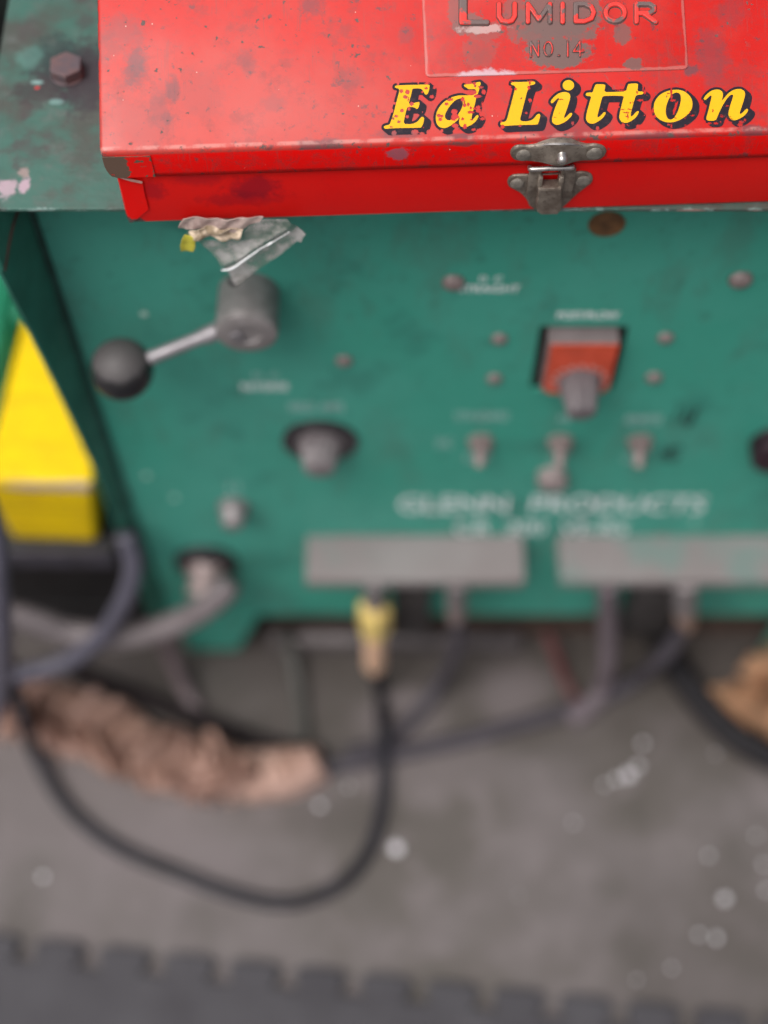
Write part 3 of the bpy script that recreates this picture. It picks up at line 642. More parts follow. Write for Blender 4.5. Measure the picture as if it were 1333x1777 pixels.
# the painted name: outlines in photo pixels, laid on the lid
GL = {
 'E': (660, 135, 100 / 1333., [[(335,215),(350,190),(400,180),(700,170),(1100,160),(1140,175),(1140,210),(1125,310),(1095,375),(1060,398),(1030,385),(1010,340),(980,290),(940,258),(880,250),(760,255),(738,275),(715,400),(660,590),(690,600),(790,585),(890,562),(912,580),(895,660),(870,720),(840,725),(815,710),(790,690),(740,680),(640,685),(618,700),(580,850),(545,1010),(550,1050),(580,1075),(680,1078),(780,1060),(860,1020),(910,960),(950,910),(990,908),(1018,940),(1000,1040),(960,1140),(930,1160),(600,1165),(300,1170),(120,1188),(85,1165),(85,1130),(120,1108),(190,1095),(225,1070),(250,1000),(300,860),(340,700),(380,540),(430,350),(445,290),(430,262),(385,245),(345,232)]],
   [(490,315,42,42),(630,335,50,55),(580,450,52,42),(725,605,52,50),(505,765,42,40),(370,895,42,30),(430,1020,42,32),(1060,250,38,28),(250,1140,36,20),(300,950,26,26),(650,500,18,50),(1190,440,55,40),(1250,230,35,35),(350,320,30,40),(410,140,28,28),(880,125,22,22),(320,1280,60,60),(800,1260,90,60),(960,1290,60,30),(660,720,34,45),(625,900,36,40),(970,330,26,26),(970,795,16,16),(1080,130,55,25),(330,590,30,30),(240,760,60,60),(1130,1260,60,60)]),
 'd': (745, 135, 100 / 1333., [[(800,185),(820,160),(900,150),(970,150),(1050,120),(1120,105),(1180,100),(1190,130),(1170,220),(1130,360),(1085,470),(1050,640),(1005,800),(975,930),(985,980),(1020,960),(1060,910),(1095,870),(1130,870),(1142,890),(1110,960),(1050,1040),(960,1100),(870,1140),(780,1150),(720,1120),(692,1070),(690,1000),(710,910),(660,980),(590,1040),(510,1100),(420,1150),(330,1172),(250,1150),(190,1100),(155,1010),(150,900),(180,780),(240,670),(320,580),(430,500),(560,440),(690,412),(850,412),(1000,408),(1030,400),(1060,340),(1075,280),(1040,265),(900,270),(870,235),(820,215)], [(720,485),(640,500),(560,560),(470,660),(400,770),(360,870),(370,940),(410,980),(470,990),(540,965),(620,900),(690,820),(750,720),(780,610),(770,530)]],
   [(770,500,48,50),(810,570,22,50),(480,510,70,34),(400,610,42,36),(820,640,42,40),(900,620,34,42),(960,700,24,34),(960,800,80,34),(255,965,48,44),(220,880,44,40),(290,890,40,34),(600,900,90,60),(560,960,60,40),(600,1110,75,55),(650,1180,60,40),(830,1110,36,40),(820,1150,46,36),(770,955,32,34),(960,340,140,62),(1120,430,90,40),(900,120,100,30),(1060,190,22,45),(1040,130,40,36),(1040,710,30,26),(1130,750,60,60),(1130,680,50,40),(1200,840,50,60),(1230,950,60,34),(980,975,30,22),(1030,1200,50,30),(1180,1230,90,60),(580,790,70,70),(400,400,60,70),(290,1230,34,36),(600,1250,60,60),(1190,220,60,30),(840,330,70,40),(1260,330,50,60),(1230,620,24,60)]),
 'L': (860, 130, 100 / 1333., [[(355,210),(370,180),(420,170),(600,168),(800,160),(890,158),(918,175),(910,215),(870,235),(800,245),(775,270),(740,360),(690,540),(640,740),(590,930),(568,1020),(580,1060),(620,1078),(720,1078),(810,1062),(870,1030),(920,970),(970,910),(1010,905),(1038,930),(1015,1030),(985,1130),(960,1155),(700,1162),(400,1170),(230,1185),(140,1180),(110,1150),(118,1115),(150,1098),(220,1088),(255,1050),(280,980),(320,820),(370,640),(420,440),(455,310),(450,270),(420,245),(375,238)]],
   [(160,1205,50,44),(565,1180,32,22),(600,550,26,14),(800,590,42,48),(710,882,28,28),(790,195,20,45),(770,300,30,50),(460,330,30,36),(820,145,70,14),(330,270,40,22),(130,1080,30,22),(390,160,40,12)]),
 'i': (940, 130, 100 / 1333., [[(617 + 133 * math.cos(R(a)), 245 + 122 * math.sin(R(a))) for a in range(0, 360, 20)], [(205,630),(225,585),(290,510),(370,445),(450,410),(545,400),(620,418),(655,455),(665,510),(640,620),(595,760),(545,900),(515,985),(530,1005),(575,970),(630,910),(665,882),(700,885),(707,910),(670,980),(600,1050),(500,1115),(400,1155),(330,1160),(270,1130),(238,1080),(240,1010),(270,890),(320,740),(365,640),(400,555),(395,535),(370,545),(320,590),(265,650),(230,662)]],
   [(445,572,40,12),(295,990,22,10),(720,1120,32,50),(405,885,10,12)]),
 'tt': (1010, 130, 120 / 1333., [[(255,195),(290,183),(425,184),(450,205),(428,335),(600,335),(850,322),(880,200),(910,172),(1060,168),(1082,190),(1065,322),(1180,325),(1188,350),(1165,380),(1040,392),(1005,500),(965,650),(935,770),(945,810),(985,785),(1030,730),(1065,700),(1095,708),(1090,740),(1040,820),(970,880),(880,925),(800,930),(745,895),(718,840),(720,770),(750,640),(785,500),(810,408),(600,405),(400,410),(375,480),(340,620),(300,770),(295,815),(315,825),(370,780),(420,720),(450,720),(458,745),(410,825),(330,890),(240,940),(160,945),(105,915),(78,860),(80,780),(110,660),(150,520),(180,415),(90,410),(68,385),(85,352),(130,343),(205,343),(225,280)]],
   [(930,545,14,18),(980,535,12,14),(850,730,60,12),(900,665,22,12),(880,800,16,50),(850,800,12,14),(790,980,40,50),(300,1030,34,40),(940,670,14,12),(780,670,36,10),(1060,345,14,26),(1130,490,60,22),(1210,330,30,40),(1180,240,16,80),(1090,990,50,30),(690,620,40,20),(750,300,80,12)]),
 'o': (1120, 130, 100 / 1333., [[(190,760),(200,660),(250,560),(340,460),(460,395),(600,355),(740,345),(870,370),(980,440),(1060,540),(1090,640),(1080,760),(1030,870),(920,970),(800,1045),(680,1090),(560,1108),(440,1090),(330,1040),(240,960),(200,860)], [(720,410),(780,425),(815,480),(822,570),(800,700),(750,850),(690,960),(630,1025),(570,1045),(510,1010),(475,930),(465,830),(490,690),(540,560),(600,470),(660,425)]],
   [(597,380,26,90),(600,490,28,80),(640,590,70,28),(700,740,22,100),(660,850,20,70),(525,435,30,14),(490,505,26,14),(1030,870,16,20),(170,830,24,60),(210,960,30,40),(600,1190,20,50),(1090,940,40,18),(940,370,16,30),(540,1150,40,26),(690,1000,24,12),(930,1160,24,12)]),
 'n': (1210, 130, 110 / 1333., [[(132,510),(150,470),(210,400),(290,340),(370,312),(450,312),(510,340),(538,390),(535,470),(510,560),(580,470),(660,385),(750,325),(840,300),(920,303),(980,335),(1005,390),(995,470),(960,590),(920,710),(890,800),(905,835),(950,800),(1010,735),(1045,715),(1070,735),(1050,790),(990,860),(900,920),(800,960),(730,955),(680,910),(655,850),(655,790),(680,690),(720,560),(755,450),(745,418),(700,425),(640,480),(570,580),(510,690),(460,790),(420,890),(395,950),(340,968),(240,968),(190,945),(190,900),(230,760),(270,600),(300,470),(300,435),(270,440),(220,490),(175,528),(148,532)]],
   [(325,755,14,34),(630,655,28,14),(525,880,40,14),(520,845,30,8),(690,885,16,10),(250,1020,50,20),(390,1020,50,24),(600,1010,34,70),(680,1000,50,24),(930,990,60,30),(1000,950,24,28),(900,1050,60,40),(100,560,30,40),(150,1000,30,50),(700,930,40,8)]),
}
def lid_h(h): return lambda u, v: LID(u, v) + LN * h
def name_paint(kind):
    mb = MB(); res = .4
    for key, (ox, oy, sc_, polys, chips) in GL.items():
        P = [[(ox + a * sc_, oy + b * sc_) for a, b in (chaikin(pl, 1))] for pl in polys]
        allp = np.array([q for pl in P for q in pl]); x0, y0 = allp.min(0) - 6; x1, y1 = allp.max(0) + 14
        xs = np.arange(x0, x1, res); ys = np.arange(y0, y1, res); X, Y = np.meshgrid(xs, ys)
        if kind == 'yellow': Fd = sdf(P, X, Y)
        else:
            Fd = np.full(X.shape, -1e9)
            for k in range(9): Fd = np.maximum(Fd, sdf(P, X - 8.0 * k / 8, Y - 6.8 * k / 8) + 4.4)
        rag = sum(np.sin(X * fx + Y * fy + ph) * a for fx, fy, ph, a in ((1.9, .7, 1, .45), (-.8, 2.1, 2, .45), (3.1, -2.3, .4, .3), (2.2, 3.7, 5, .3)))
        for a, b, rx, ry in chips:
            cx, cy = ox + a * sc_, oy + b * sc_; e = np.sqrt(((X - cx) / (rx * sc_)) ** 2 + ((Y - cy) / (ry * sc_)) ** 2)
            Fd = np.minimum(Fd, (e - 1) * min(rx, ry) * sc_ + rag * .8)
        V, faces = march(xs, ys, Fd)
        to = lid_h(.00022 if kind == 'yellow' else .00012)
        mb.add([to(a, b) for a, b in V], faces)
    return mb
t = NT('yellow sign paint'); nf = t.noise(600, 5, .7); nz = t.noise(240, 5, .7)
c = t.mix(t.mul(t.step(nf, .5, .75), .35), (0.76, 0.39, 0.003), (0.54, 0.25, 0.015)); c = t.mix(t.mul(t.step(t.noise(90, 4, .6), .56, .72), .45), c, (0.70, 0.42, 0.03)); c = t.mix(t.step(nz, .745, .755), c, RED)
t.set(Base_Color=c, Roughness=.45); t.b.inputs['Specular IOR Level'].default_value = .25; M_YEL = t.m
t = NT('navy sign paint'); nf = t.noise(500, 6, .7); nz = t.noise(260, 5, .7)
c = t.mix(t.mul(t.step(nf, .5, .8), .6), (0.016, 0.012, 0.020), (0.09, 0.05, 0.05)); c = t.mix(t.step(nz, .665, .685), c, (0.48, 0.03, 0.025))
t.set(Base_Color=c, Roughness=.45); t.b.inputs['Specular IOR Level'].default_value = .15; M_NAVY = t.m
name_paint('navy').build('name_shadow', M_NAVY, lid, local=True)
name_paint('yellow').build('painted_name', M_YEL, lid, local=True)

# latch
t = NT('tarnished latch steel'); nm = t.noise(140, 5, .65); nf = t.noise(600, 5, .6)
c = t.mix(t.step(nm, .35, .65), (0.15, 0.118, 0.095), (0.28, 0.24, 0.20)); c = t.mix(t.mul(t.step(nf, .55, .7), .6), c, (0.085, 0.062, 0.052))
t.set(Base_Color=c, Roughness=t.step(nm, .3, .7, .36, .55), Metallic=.55); t.bump(t.math('ADD', nf, nm), .3, .0004); M_LATCH = t.m
M_SHINY = simple('polished latch edge', (0.45, 0.42, 0.40), .32, .9, .2, 200, .05)
M_RIVET = simple('tarnished rivets', (0.25, 0.225, 0.195), .45, .5, .25, 400, .25)
SX, SY, SS = 860, 210, 220 / 1333.
def lp(a, b): return onplane(SX + a * SS, SY + b * SS, -.0017)
def bp_(a, b): return onplane(SX + a * SS, SY + b * SS, 0.0)
pl = [(150,330),(165,285),(200,255),(250,240),(330,245),(420,235),(500,205),(580,180),(680,168),(780,178),(880,215),(960,235),(1060,230),(1130,250),(1170,295),(1150,350),(1100,390),(1030,400),(880,392),(760,398),(560,400),(420,402),(300,410),(220,408),(170,375)]
P2 = [(lp(a, min(b, 402)).x, lp(a, min(b, 402)).z) for a, b in pl]; sc0 = lp(670, 300)
bul = lambda x, z: .0024 * math.exp(-((x - sc0.x) / .0075) ** 2) + .0012 * math.exp(-(((x - sc0.x) / .004) ** 2 + ((z - lp(670, 350).z) / .003) ** 2))
catch = plate(MB(), chaikin(P2), .0006, .0013, .0012, lambda x, z, h: (x, -.0017 - h, z), bul).build('latch_catch', M_LATCH, lid, local=True)
rim = [lp(a, b) for a, b in ((430, 240), (505, 207), (580, 183), (680, 171), (780, 181), (880, 217), (960, 238))]
MB().tube([Vector((q.x, -.0017 - .0008 - bul(q.x, q.z), q.z - .0004)) for q in rim], .00055, 8, 6, lambda s_: .35 + .65 * math.sin(math.pi * s_)).build('polished_rim', M_SHINY, catch, local=True)
def rivet(c, r, parent, h=.0013, m=M_RIVET): return MB().lathe(c, PYV, [(0, 0), (0, r), (h * .5, r * .98), (h * .85, r * .8), (h, r * .5), (h, 0)], 22).build('rivet', m, parent, local=True)
for a, b, r in ((290, 330, .0031), (1035, 315, .0033)): q = lp(a, b); rivet((q.x, -.0029, q.z), r, catch)
q = lp(675, 372); MB().lathe((q.x, -.0040, q.z + .0048), (0, -1, -.25), [(0, 0), (0, .0024), (.0018, .0020), (.0030, .0022), (.0042, .0019), (.0050, .0010), (.0052, 0)], 20).build('latch_stud', M_SHINY, catch, local=True)
# hasp plate on the body
pl = [(120,640),(135,585),(190,553),(360,550),(800,528),(940,520),(1005,545),(1025,590),(1010,640),(940,690),(850,760),(760,850),(700,900),(680,945),(640,965),(480,970),(430,945),(350,880),(330,820),(260,740),(190,705),(140,680)]
P2 = [(bp_(a, b).x, max(bp_(a, b).z, .0004)) for a, b in pl]; hole = [(bp_(a, b).x, bp_(a, b).z) for a, b in ((484, 556), (672, 548), (672, 672), (484, 672))]
hasp = plate(MB(), chaikin(P2), .0006, .0012, .0010, lambda x, z, h: (x, -h, z), None, [hole]).build('latch_hasp', M_LATCH, box, local=True)
for a, b, r in ((225, 632, .0030), (915, 607, .0031)): q = bp_(a, b); rivet((q.x, -.0011, q.z), r, hasp, .0012)
def hx(a, b, y): q = onplane(SX + a * SS, SY + b * SS, y); return Vector((q.x, y, q.z))
# bail: a bent strip whose bright top edge stands out from the box
mb = MB(); 
for a0, a1 in ((365, 445), (700, 795)):
    A, B = hx(a0, 510, -.004), hx(a1, 800, -.0025); mb.box((A.x, -.0030, B.z), (B.x, -.0018, hx(a0, 505, -.003).z), .0003)
mb.build('latch_bail', M_LATCH, hasp, local=True)
A, B = hx(372, 512, -.0045), hx(808, 497, -.0045); mb = MB(); mb.tube([A + Vector((-.0002, .002, -.0008)), A + Vector((.0006, .0002, 0)), A.lerp(B, .5) + Vector((0, 0, .0004)), B + Vector((-.0006, .0002, 0)), B + Vector((.0002, .002, -.0008))], .0011, 10, 6); mb.build('bail_bar', M_SHINY, hasp, local=True)
# lever: a channel, closed below, open above between two cheeks
yf = -.0058; mb = MB(); pts = [(452, 712), (692, 704), (694, 800), (700, 905), (680, 950), (650, 980), (480, 983), (440, 955), (432, 900), (440, 800)]
f3 = [hx(a, b, yf) for a, b in pts]; f3 = [Vector((p_.x, p_.y, max(p_.z, -.0018))) for p_ in f3]
cen = sum(f3, Vector()) / len(f3); n = len(f3); back = [Vector((p_.x, -.0010, p_.z)) for p_ in f3]; inn = [p_.lerp(cen, .10) + Vector((0, -.0004, 0)) for p_ in f3]
mb.add(f3 + back + inn, [tuple(range(2 * n, 3 * n))] + [(k, (k + 1) % n, 2 * n + (k + 1) % n, 2 * n + k) for k in range(n)] + [(k, (k + 1) % n, n + (k + 1) % n, n + k) for k in range(n)])
for a0, a1 in ((455, 482), (672, 700)):
    A, B = hx(a0, 580, -.004), hx(a1, 715, -.0045); mb.box((A.x, -.0050, B.z - .002), (B.x, -.0006, A.z), .0002)
mb.build('latch_lever', M_LATCH, hasp, local=True, bevel=.0003)

# ================================================================== scraps hanging from under the toolbox
def scrap(name, pts, scale, ox, oy, y0, m, label, cat, th=.00025, sag=None, group=None):
    P2 = [(ox + a * scale, oy + b * scale) for a, b in pts]
    pr = np.array(P2); xs = np.arange(pr[:, 0].min() - 1, pr[:, 0].max() + 1.5, 1.2); ys = np.arange(pr[:, 1].min() - 1, pr[:, 1].max() + 1.5, 1.2); X, Y = np.meshgrid(xs, ys)
    V, faces = march(xs, ys, sdf([P2], X, Y)); org = at(sum(p_[0] for p_ in P2) / len(P2), P2[0][1], y=y0)
    vs = []
    for u, v in V:
        p_ = at(u, v, y=y0); dd = sag(u, v) if sag else 0; p_ = p_ + Vector((0, dd, dd * .3)); vs.append(p_)
    mb = MB().add(vs, faces, True); me = mb.mesh(name, m, org); o = link(name, me); o.location = org
    s_ = o.modifiers.new('thick', 'SOLIDIFY'); s_.thickness = th
    return tag(o, label, cat, group)
t = NT('dusty clear film'); nm = t.noise(70, 5, .6); nf = t.noise(220, 5, .6)
tr = t.n.new('ShaderNodeBsdfTransparent'); tr.inputs[0].default_value = (.93, .95, .93, 1); ms = t.n.new('ShaderNodeMixShader')
t.set(Base_Color=t.mix(t.step(nm, .35, .65), (0.30, 0.28, 0.24), (0.60, 0.57, 0.56)), Roughness=.22); t.bump(t.math('ADD', nm, t.mul(nf, .3)), .2, .0015)
t.lk(t.step(nm, .40, .66, .14, .66), ms.inputs[0]); t.lk(tr.outputs[0], ms.inputs[1]); t.lk(t.b.outputs[0], ms.inputs[2]); t.lk(ms.outputs[0], t.out.inputs[0]); M_FILM = t.m
S6 = 270 / 1333.
def film_sag(u, v):
    x, y = (u - 290) / S6, (v - 360) / S6
    best = 1e9
    for (xa, ya), (xb, yb) in (((470, 468), (640, 400)), ((640, 400), (780, 300)), ((780, 300), (890, 235)), ((890, 235), (1050, 140))):
        tt = max(0, min(1, ((x - xa) * (xb - xa) + (y - ya) * (yb - ya)) / ((xb - xa) ** 2 + (yb - ya) ** 2))); best = min(best, math.hypot(x - xa - tt * (xb - xa), y - ya - tt * (yb - ya)))
    return -.0022 * math.exp(-best / 55) + .0006 * math.sin(x * .006 + y * .008) + .0001 * math.sin(x * .027 - y * .02)
film = scrap('plastic_wrapper', [(250,270),(390,265),(560,255),(650,210),(700,150),(830,95),(1030,92),(1100,150),(1190,235),(1165,260),(1150,300),(1115,285),(990,390),(760,545),(690,600),(620,662),(590,668),(562,650),(540,580),(480,490),(430,430),(380,370),(290,300)], S6, 290, 360, -.0045, M_FILM, 'torn dusty clear plastic wrapper hanging from under the red toolbox', 'wrapper', .00012, film_sag)
cr = [at(290 + a * S6, 360 + b * S6, y=-.0045) + Vector((0, -.0036, -.001)) for a, b in ((468, 468), (520, 466), (575, 445), (640, 400), (760, 315), (800, 285), (890, 237), (960, 195), (1050, 140))]
cm = MB().tube(cr, .0006, 8, 6, lambda s_: (.2 + .65 * math.exp(-((s_ - .28) / .30) ** 2) + .6 * math.exp(-((s_ - .74) / .03) ** 2)))
crease_glint = link('crease_glint', cm.mesh('crease_glint', simple('white painted glint', (0.86, 0.88, 0.90), .18, 0, .05, 90, 0), film.location), film)  # bright line along the fold: its glint is painted white
t = NT('stained paper'); nm = t.noise(160, 5, .65); t.set(Base_Color=t.mix(t.step(nm, .38, .62), (0.34, 0.235, 0.215), (0.52, 0.40, 0.36)), Roughness=.8); t.bump(nm, .5, .001); M_PAPER = t.m
scrap('paper_scrap', [(95,165),(110,130),(140,92),(830,88),(790,135),(700,160),(640,195),(560,200),(450,192),(170,192)], S6, 290, 360, -.0052, M_PAPER, 'flat pinkish brown paper scrap tucked under the toolbox edge', 'paper scrap', .0003, lambda u, v: .0005 * math.sin(u * .06) + .0003 * math.sin(u * .17 + v * .2))
t = NT('tan crumpled paper'); nm = t.noise(190, 5, .7); t.set(Base_Color=t.mix(t.step(nm, .4, .6), (0.30, 0.22, 0.14), (0.72, 0.58, 0.44)), Roughness=.8); t.bump(nm, .8, .002)
scrap('crumpled_paper', [(180,230),(260,185),(400,172),(560,180),(630,185),(655,180),(640,215),(630,240),(600,290),(560,265),(500,272),(420,262),(300,268),(235,262)], S6, 290, 360, -.0062, t.m, 'crumpled tan paper strip below the flat brown scrap', 'paper scrap', .0004, lambda u, v: .0007 * math.sin(u * .16) + .0006 * math.sin(v * .35 + u * .09))
scrap('yellow_tab', [(118,372),(112,330),(125,280),(148,240),(200,240),(246,258),(240,330),(228,366),(170,372)], S6, 290, 360, -.0066, simple('olive yellow tab', (0.46, 0.42, 0.045), .6, 0, .25, 250, .3), 'small olive yellow tab at the left end of the crumpled paper', 'tab', .0004, lambda u, v: .0004 * math.sin(u * .2))

# ================================================================== beside the machine
M_CART = simple('black steel cart', (0.011, 0.010, 0.011), .6, .0, .35, 50, .1)
M_CARTRAIL = simple('scuffed grey rail', (0.060, 0.056, 0.072), .4, .2, .3, 60, .1)
cart = empty('steel_cart', (-.42, .25, FLOOR), 'low black steel cart standing to the left of the green machine', 'cart')
CX0, CX1, CY0, CY1, CZ = -.66, -.1835, .030, .44, -.382
MB().box((CX0, CY0 + .002, CZ - .003), (CX1, CY1, CZ)).build('shelf', M_CART, cart)
MB().box((CX0, CY0, CZ - .021), (CX1, CY0 + .0018, CZ + .0005)).build('front_rail', M_CARTRAIL, cart)
MB().box((CX0, CY0 + .02, FLOOR + .05), (CX1, CY1, FLOOR + .054)).build('lower_shelf', M_CART, cart)
for x, y in ((CX0, CY0 + .003), (CX1 - .018, CY0 + .05), (CX0, CY1 - .02), (CX1 - .018, CY1 - .02)): MB().box((x, y, FLOOR), (x + .018, y + .018, CZ - .0035)).build('leg', M_CART, cart)
a, b = at(0, 1000, y=.045), at(150, 960, y=.10); MB().prism([a, a + Vector((0, 0, -.012)), b + Vector((.05, 0, -.012)), b + Vector((.05, 0, 0))], (0, .003, 0)).build('brace', simple('dark brace', (0.035, 0.033, 0.034), .5, .1, .3, 50), cart)
gap_fill = empty('black_filler', (-.45, .62, FLOOR), 'added black boxes darkening the gap behind the cart at the left of the machine', 'filler')  # added black boxes that darken the open gap behind the cart
MB().box((-.75, .45, FLOOR), (-.19, .80, -.06), .004).build('body', M_CART, gap_fill)
MB().box((-.74, .4455, FLOOR + .03), (-.20, .4495, -.08), .001).build('filler_face', M_CART, gap_fill)
MB().box((CX0 + .01, CY0 + .022, FLOOR + .012), (CX1 - .004, CY0 + .024, CZ - .03)).build('front_panel', M_CART, cart)  # dark panel added to keep the space under the cart dark
# yellow block on the cart
t = NT('yellow painted wood'); p = t.xyz(); nm = t.noise(60, 5, .65); gr = t.noise(1, 4, .6, t.map((6, 60, 160))); nf = t.noise(300, 5)
c = t.mix(t.step(nm, .3, .75), (0.80, 0.56, 0.0), (0.70, 0.46, 0.004)); c = t.mix(t.mul(t.mul(t.step(gr, .46, .60), t.step(p[1], .006, .001, .35, 1.0)), .75), c, (0.42, 0.27, 0.008))
ed = t.math('ADD', t.mul(t.step(p[2], -.014, -.006), t.step(p[1], .0035, .0005)), t.mul(t.math('SUBTRACT', t.noise(70, 4), .5), .9)); c = t.mix(t.step(ed, .42, .62), c, (0.42, 0.33, 0.29))
t.set(Base_Color=c, Roughness=.5); t.b.inputs['Specular IOR Level'].default_value = .2; t.bump(t.math('ADD', t.mul(gr, 1.6), nf), .5, .002)
tp = [(-.1818, .0372), (-.1822, .175), (-.2395, .175), (-.252, .0395)]; bt = [(-.1938, .0372)] + tp[1:]; mb = MB(); bo = Vector((-.2165, .0372, -.2995))
mb.add([(x, y, -.2995) for x, y in tp] + [(x, y, CZ + .001) for x, y in bt], [(0, 1, 2, 3), (7, 6, 5, 4)] + [(k, (k + 1) % 4, 4 + (k + 1) % 4, 4 + k) for k in range(4)])
me = mb.mesh('wood_block', t.m, bo); fix_normals(me); yb_ = link('wood_block', me); yb_.location = bo; tag(yb_, 'bright yellow painted wood block with a chipped front edge on the cart', 'wood block')
bv = yb_.modifiers.new('bevel', 'BEVEL'); bv.width = .0045; bv.segments = 4
gb = empty('green_case', (-.40, .2, CZ), 'bright green sheet metal case behind the yellow block', 'case')
M_BGREEN = simple('bright green paint', (0.012, 0.20, 0.105), .35, 0, .15, 30)
MB().box((-.62, .075, CZ + .0006), (-.2545, .42, -.318), .003).build('body', M_BGREEN, gb)
MB().box((-.2540, .178, CZ + .0006), (-.188, .42, -.318), .003).build('end_box', M_BGREEN, gb)
MB().box((-.615, .080, -.3175), (-.2595, .415, -.312), .002).build('lid', M_BGREEN, gb)

# ================================================================== hoses and cables
def hose(name, pts, r, m, label, cat='hose', extra=None):
    org = Vector((pts[len(pts) // 2].x, pts[len(pts) // 2].y, FLOOR))
    e = None
    if extra:
        e = empty(name, org, label, cat); MB().tube(pts, r, 14, 10).build('hose', m, e); extra(e); return e
    mb = MB().tube(pts, r, 14, 10); o = link(name, mb.mesh(name, m, org)); o.location = org; return tag(o, label, cat)
def fl(u, v, r): return at(u, v, z=FLOOR + r)
M_HOSE = simple('black hose', (0.018, 0.017, 0.022), .45, 0, .3, 60, .1, .25)
M_GREYHOSE = simple('blue grey hose', (0.085, 0.081, 0.108), .45, 0, .15, 60, .1, .3)
M_GREYCABLE = simple('pale grey cable', (0.150, 0.128, 0.134), .5, 0, .15, 60)
M_SLATE = simple('slate hose', (0.052, 0.046, 0.056), .5, 0, .2, 60, .1, .25)
M_MAUVE = simple('mauve grey hose', (0.118, 0.095, 0.108), .5, 0, .2, 60, .1, .3)
# hose from the brass coupling: down to the floor, a wide loop, up at the left
r = .0051
def coupling(e):
    a = at(650, 1012, y=.004); ax = Vector((.02, 0, -1)).normalized()
    q = lambda v: at(650, v, y=.004)
    MB().lathe(q(1008), q(1052) - q(1008), [(0, 0), (0, .0075), ((q(1052) - q(1008)).length, .0075), ((q(1052) - q(1008)).length, 0)], 6, False).build('steel_fitting', M_STEEL, e)
    l = (q(1098) - q(1048)).length; MB().lathe(q(1048), q(1098) - q(1048), [(0, 0), (0, .0085), (l * .12, .0120), (l * .80, .0120), (l, .0085), (l, 0)], 6, False).build('brass_nut', M_BRASS, e)
    l = (q(1158) - q(1098)).length; MB().lathe(q(1098), q(1158) - q(1098), [(0, 0), (0, .0078), (l * .9, .0080), (l, .0066), (l, 0)], 24).build('ferrule', M_COPPER, e)
hose('coupled_hose', [at(650, 1145, y=.004), at(655, 1175, y=.003), at(661, 1215, y=-.004), fl(664, 1265, r + .02), fl(666, 1330, r + .003), fl(662, 1400, r), fl(640, 1475, r), fl(590, 1535, r), fl(510, 1566, r), fl(420, 1556, r), fl(310, 1516, r), fl(200, 1468, r), fl(115, 1398, r), fl(62, 1310, r + .010), fl(42, 1255, .048), fl(28, 1200, .066), at(14, 1150, y=-.022), at(-10, 1112, y=-.02), at(-60, 1080, y=-.02), at(-140, 1060, y=-.02)], r, M_HOSE, 'long black hose looping over the floor from a brass coupling', extra=coupling)
r = .0068
hose('grey_hose', [at(218, 930, y=.02), at(232, 975, y=.012), at(224, 1020, y=.004), at(196, 1078, y=-.004), at(150, 1128, y=-.012), at(90, 1158, y=-.020), at(20, 1170, y=-.026), at(-80, 1168, y=-.03)], r, M_GREYHOSE, 'blue grey hose curving down past the left foot of the machine')
hose('upright_hose', [at(-30, 850, y=-.030), at(-8, 920, y=-.040), at(0, 1000, y=-.050), at(5, 1090, y=-.055), at(6, 1150, y=-.055), at(0, 1210, y=-.056), at(-16, 1260, y=-.058)], .0058, M_GREYHOSE, 'blue grey hose hanging upright at the left edge of the photo')
hose('power_cable', [at(398, 1010, y=.010), at(378, 1036, y=.004), at(330, 1070, y=.0), at(270, 1094, y=-.002), at(200, 1106, y=-.002), at(120, 1098, y=.002), at(40, 1072, y=.006), at(-60, 1050, y=.01)], .0092, M_GREYCABLE, 'thick pale grey power cable leaving the round socket', 'cable')
def fit2(e):
    q = lambda v: at(792, v, y=.006)
    for v0, v1, rr_, mm, nm in ((1008, 1040, .0075, M_STEEL, 'steel_fitting'), (1038, 1072, .0068, M_SCREW, 'ferrule')):
        l = (q(v1) - q(v0)).length; MB().lathe(q(v0), q(v1) - q(v0), [(0, 0), (0, rr_), (l, rr_ * .95), (l, 0)], 8, False).build(nm, mm, e)
r = .0052
hose('gas_hose', [at(793, 1060, y=.006), at(796, 1100, y=.006), at(788, 1140, y=.004), fl(768, 1178, r + .02), fl(735, 1225, r + .004), fl(700, 1266, r), fl(668, 1290, r), fl(600, 1306, r)], r, M_SLATE, 'thin dark hose dropping from the middle fitting under the left valve cover', extra=fit2)
hose('mauve_hose', [at(1054, 1012, y=.008), at(1055, 1060, y=.008), at(1056, 1110, y=.006), at(1054, 1150, y=.002), fl(1046, 1190, .02), fl(1028, 1222, .010), fl(990, 1250, .0075)], .0074, M_MAUVE, 'thick mauve grey hose hanging from the right valve cover')
def fit3(e):
    q = lambda v: at(1189, v, y=.006)
    for v0, v1, rr_, mm, nm in ((1008, 1056, .0088, M_STEEL, 'steel_fitting'), (1054, 1084, .0072, simple('dull copper', (0.42, 0.28, 0.22), .45, .4, .2, 90), 'ferrule')):
        l = (q(v1) - q(v0)).length; MB().lathe(q(v0), q(v1) - q(v0), [(0, 0), (0, rr_), (l, rr_ * .95), (l, 0)], 8, False).build(nm, mm, e)
r = .0062
hose('trailing_hose', [at(1188, 1074, y=.006), at(1178, 1104, y=.004), at(1150, 1140, y=.0), fl(1108, 1176, r + .012), fl(1060, 1204, r + .003), fl(990, 1232, r), fl(900, 1258, r), fl(800, 1284, r), fl(700, 1306, r), fl(600, 1326, r), fl(540, 1336, r)], r, M_SLATE, 'slate grey hose trailing left along the floor from the right fitting', extra=fit3)
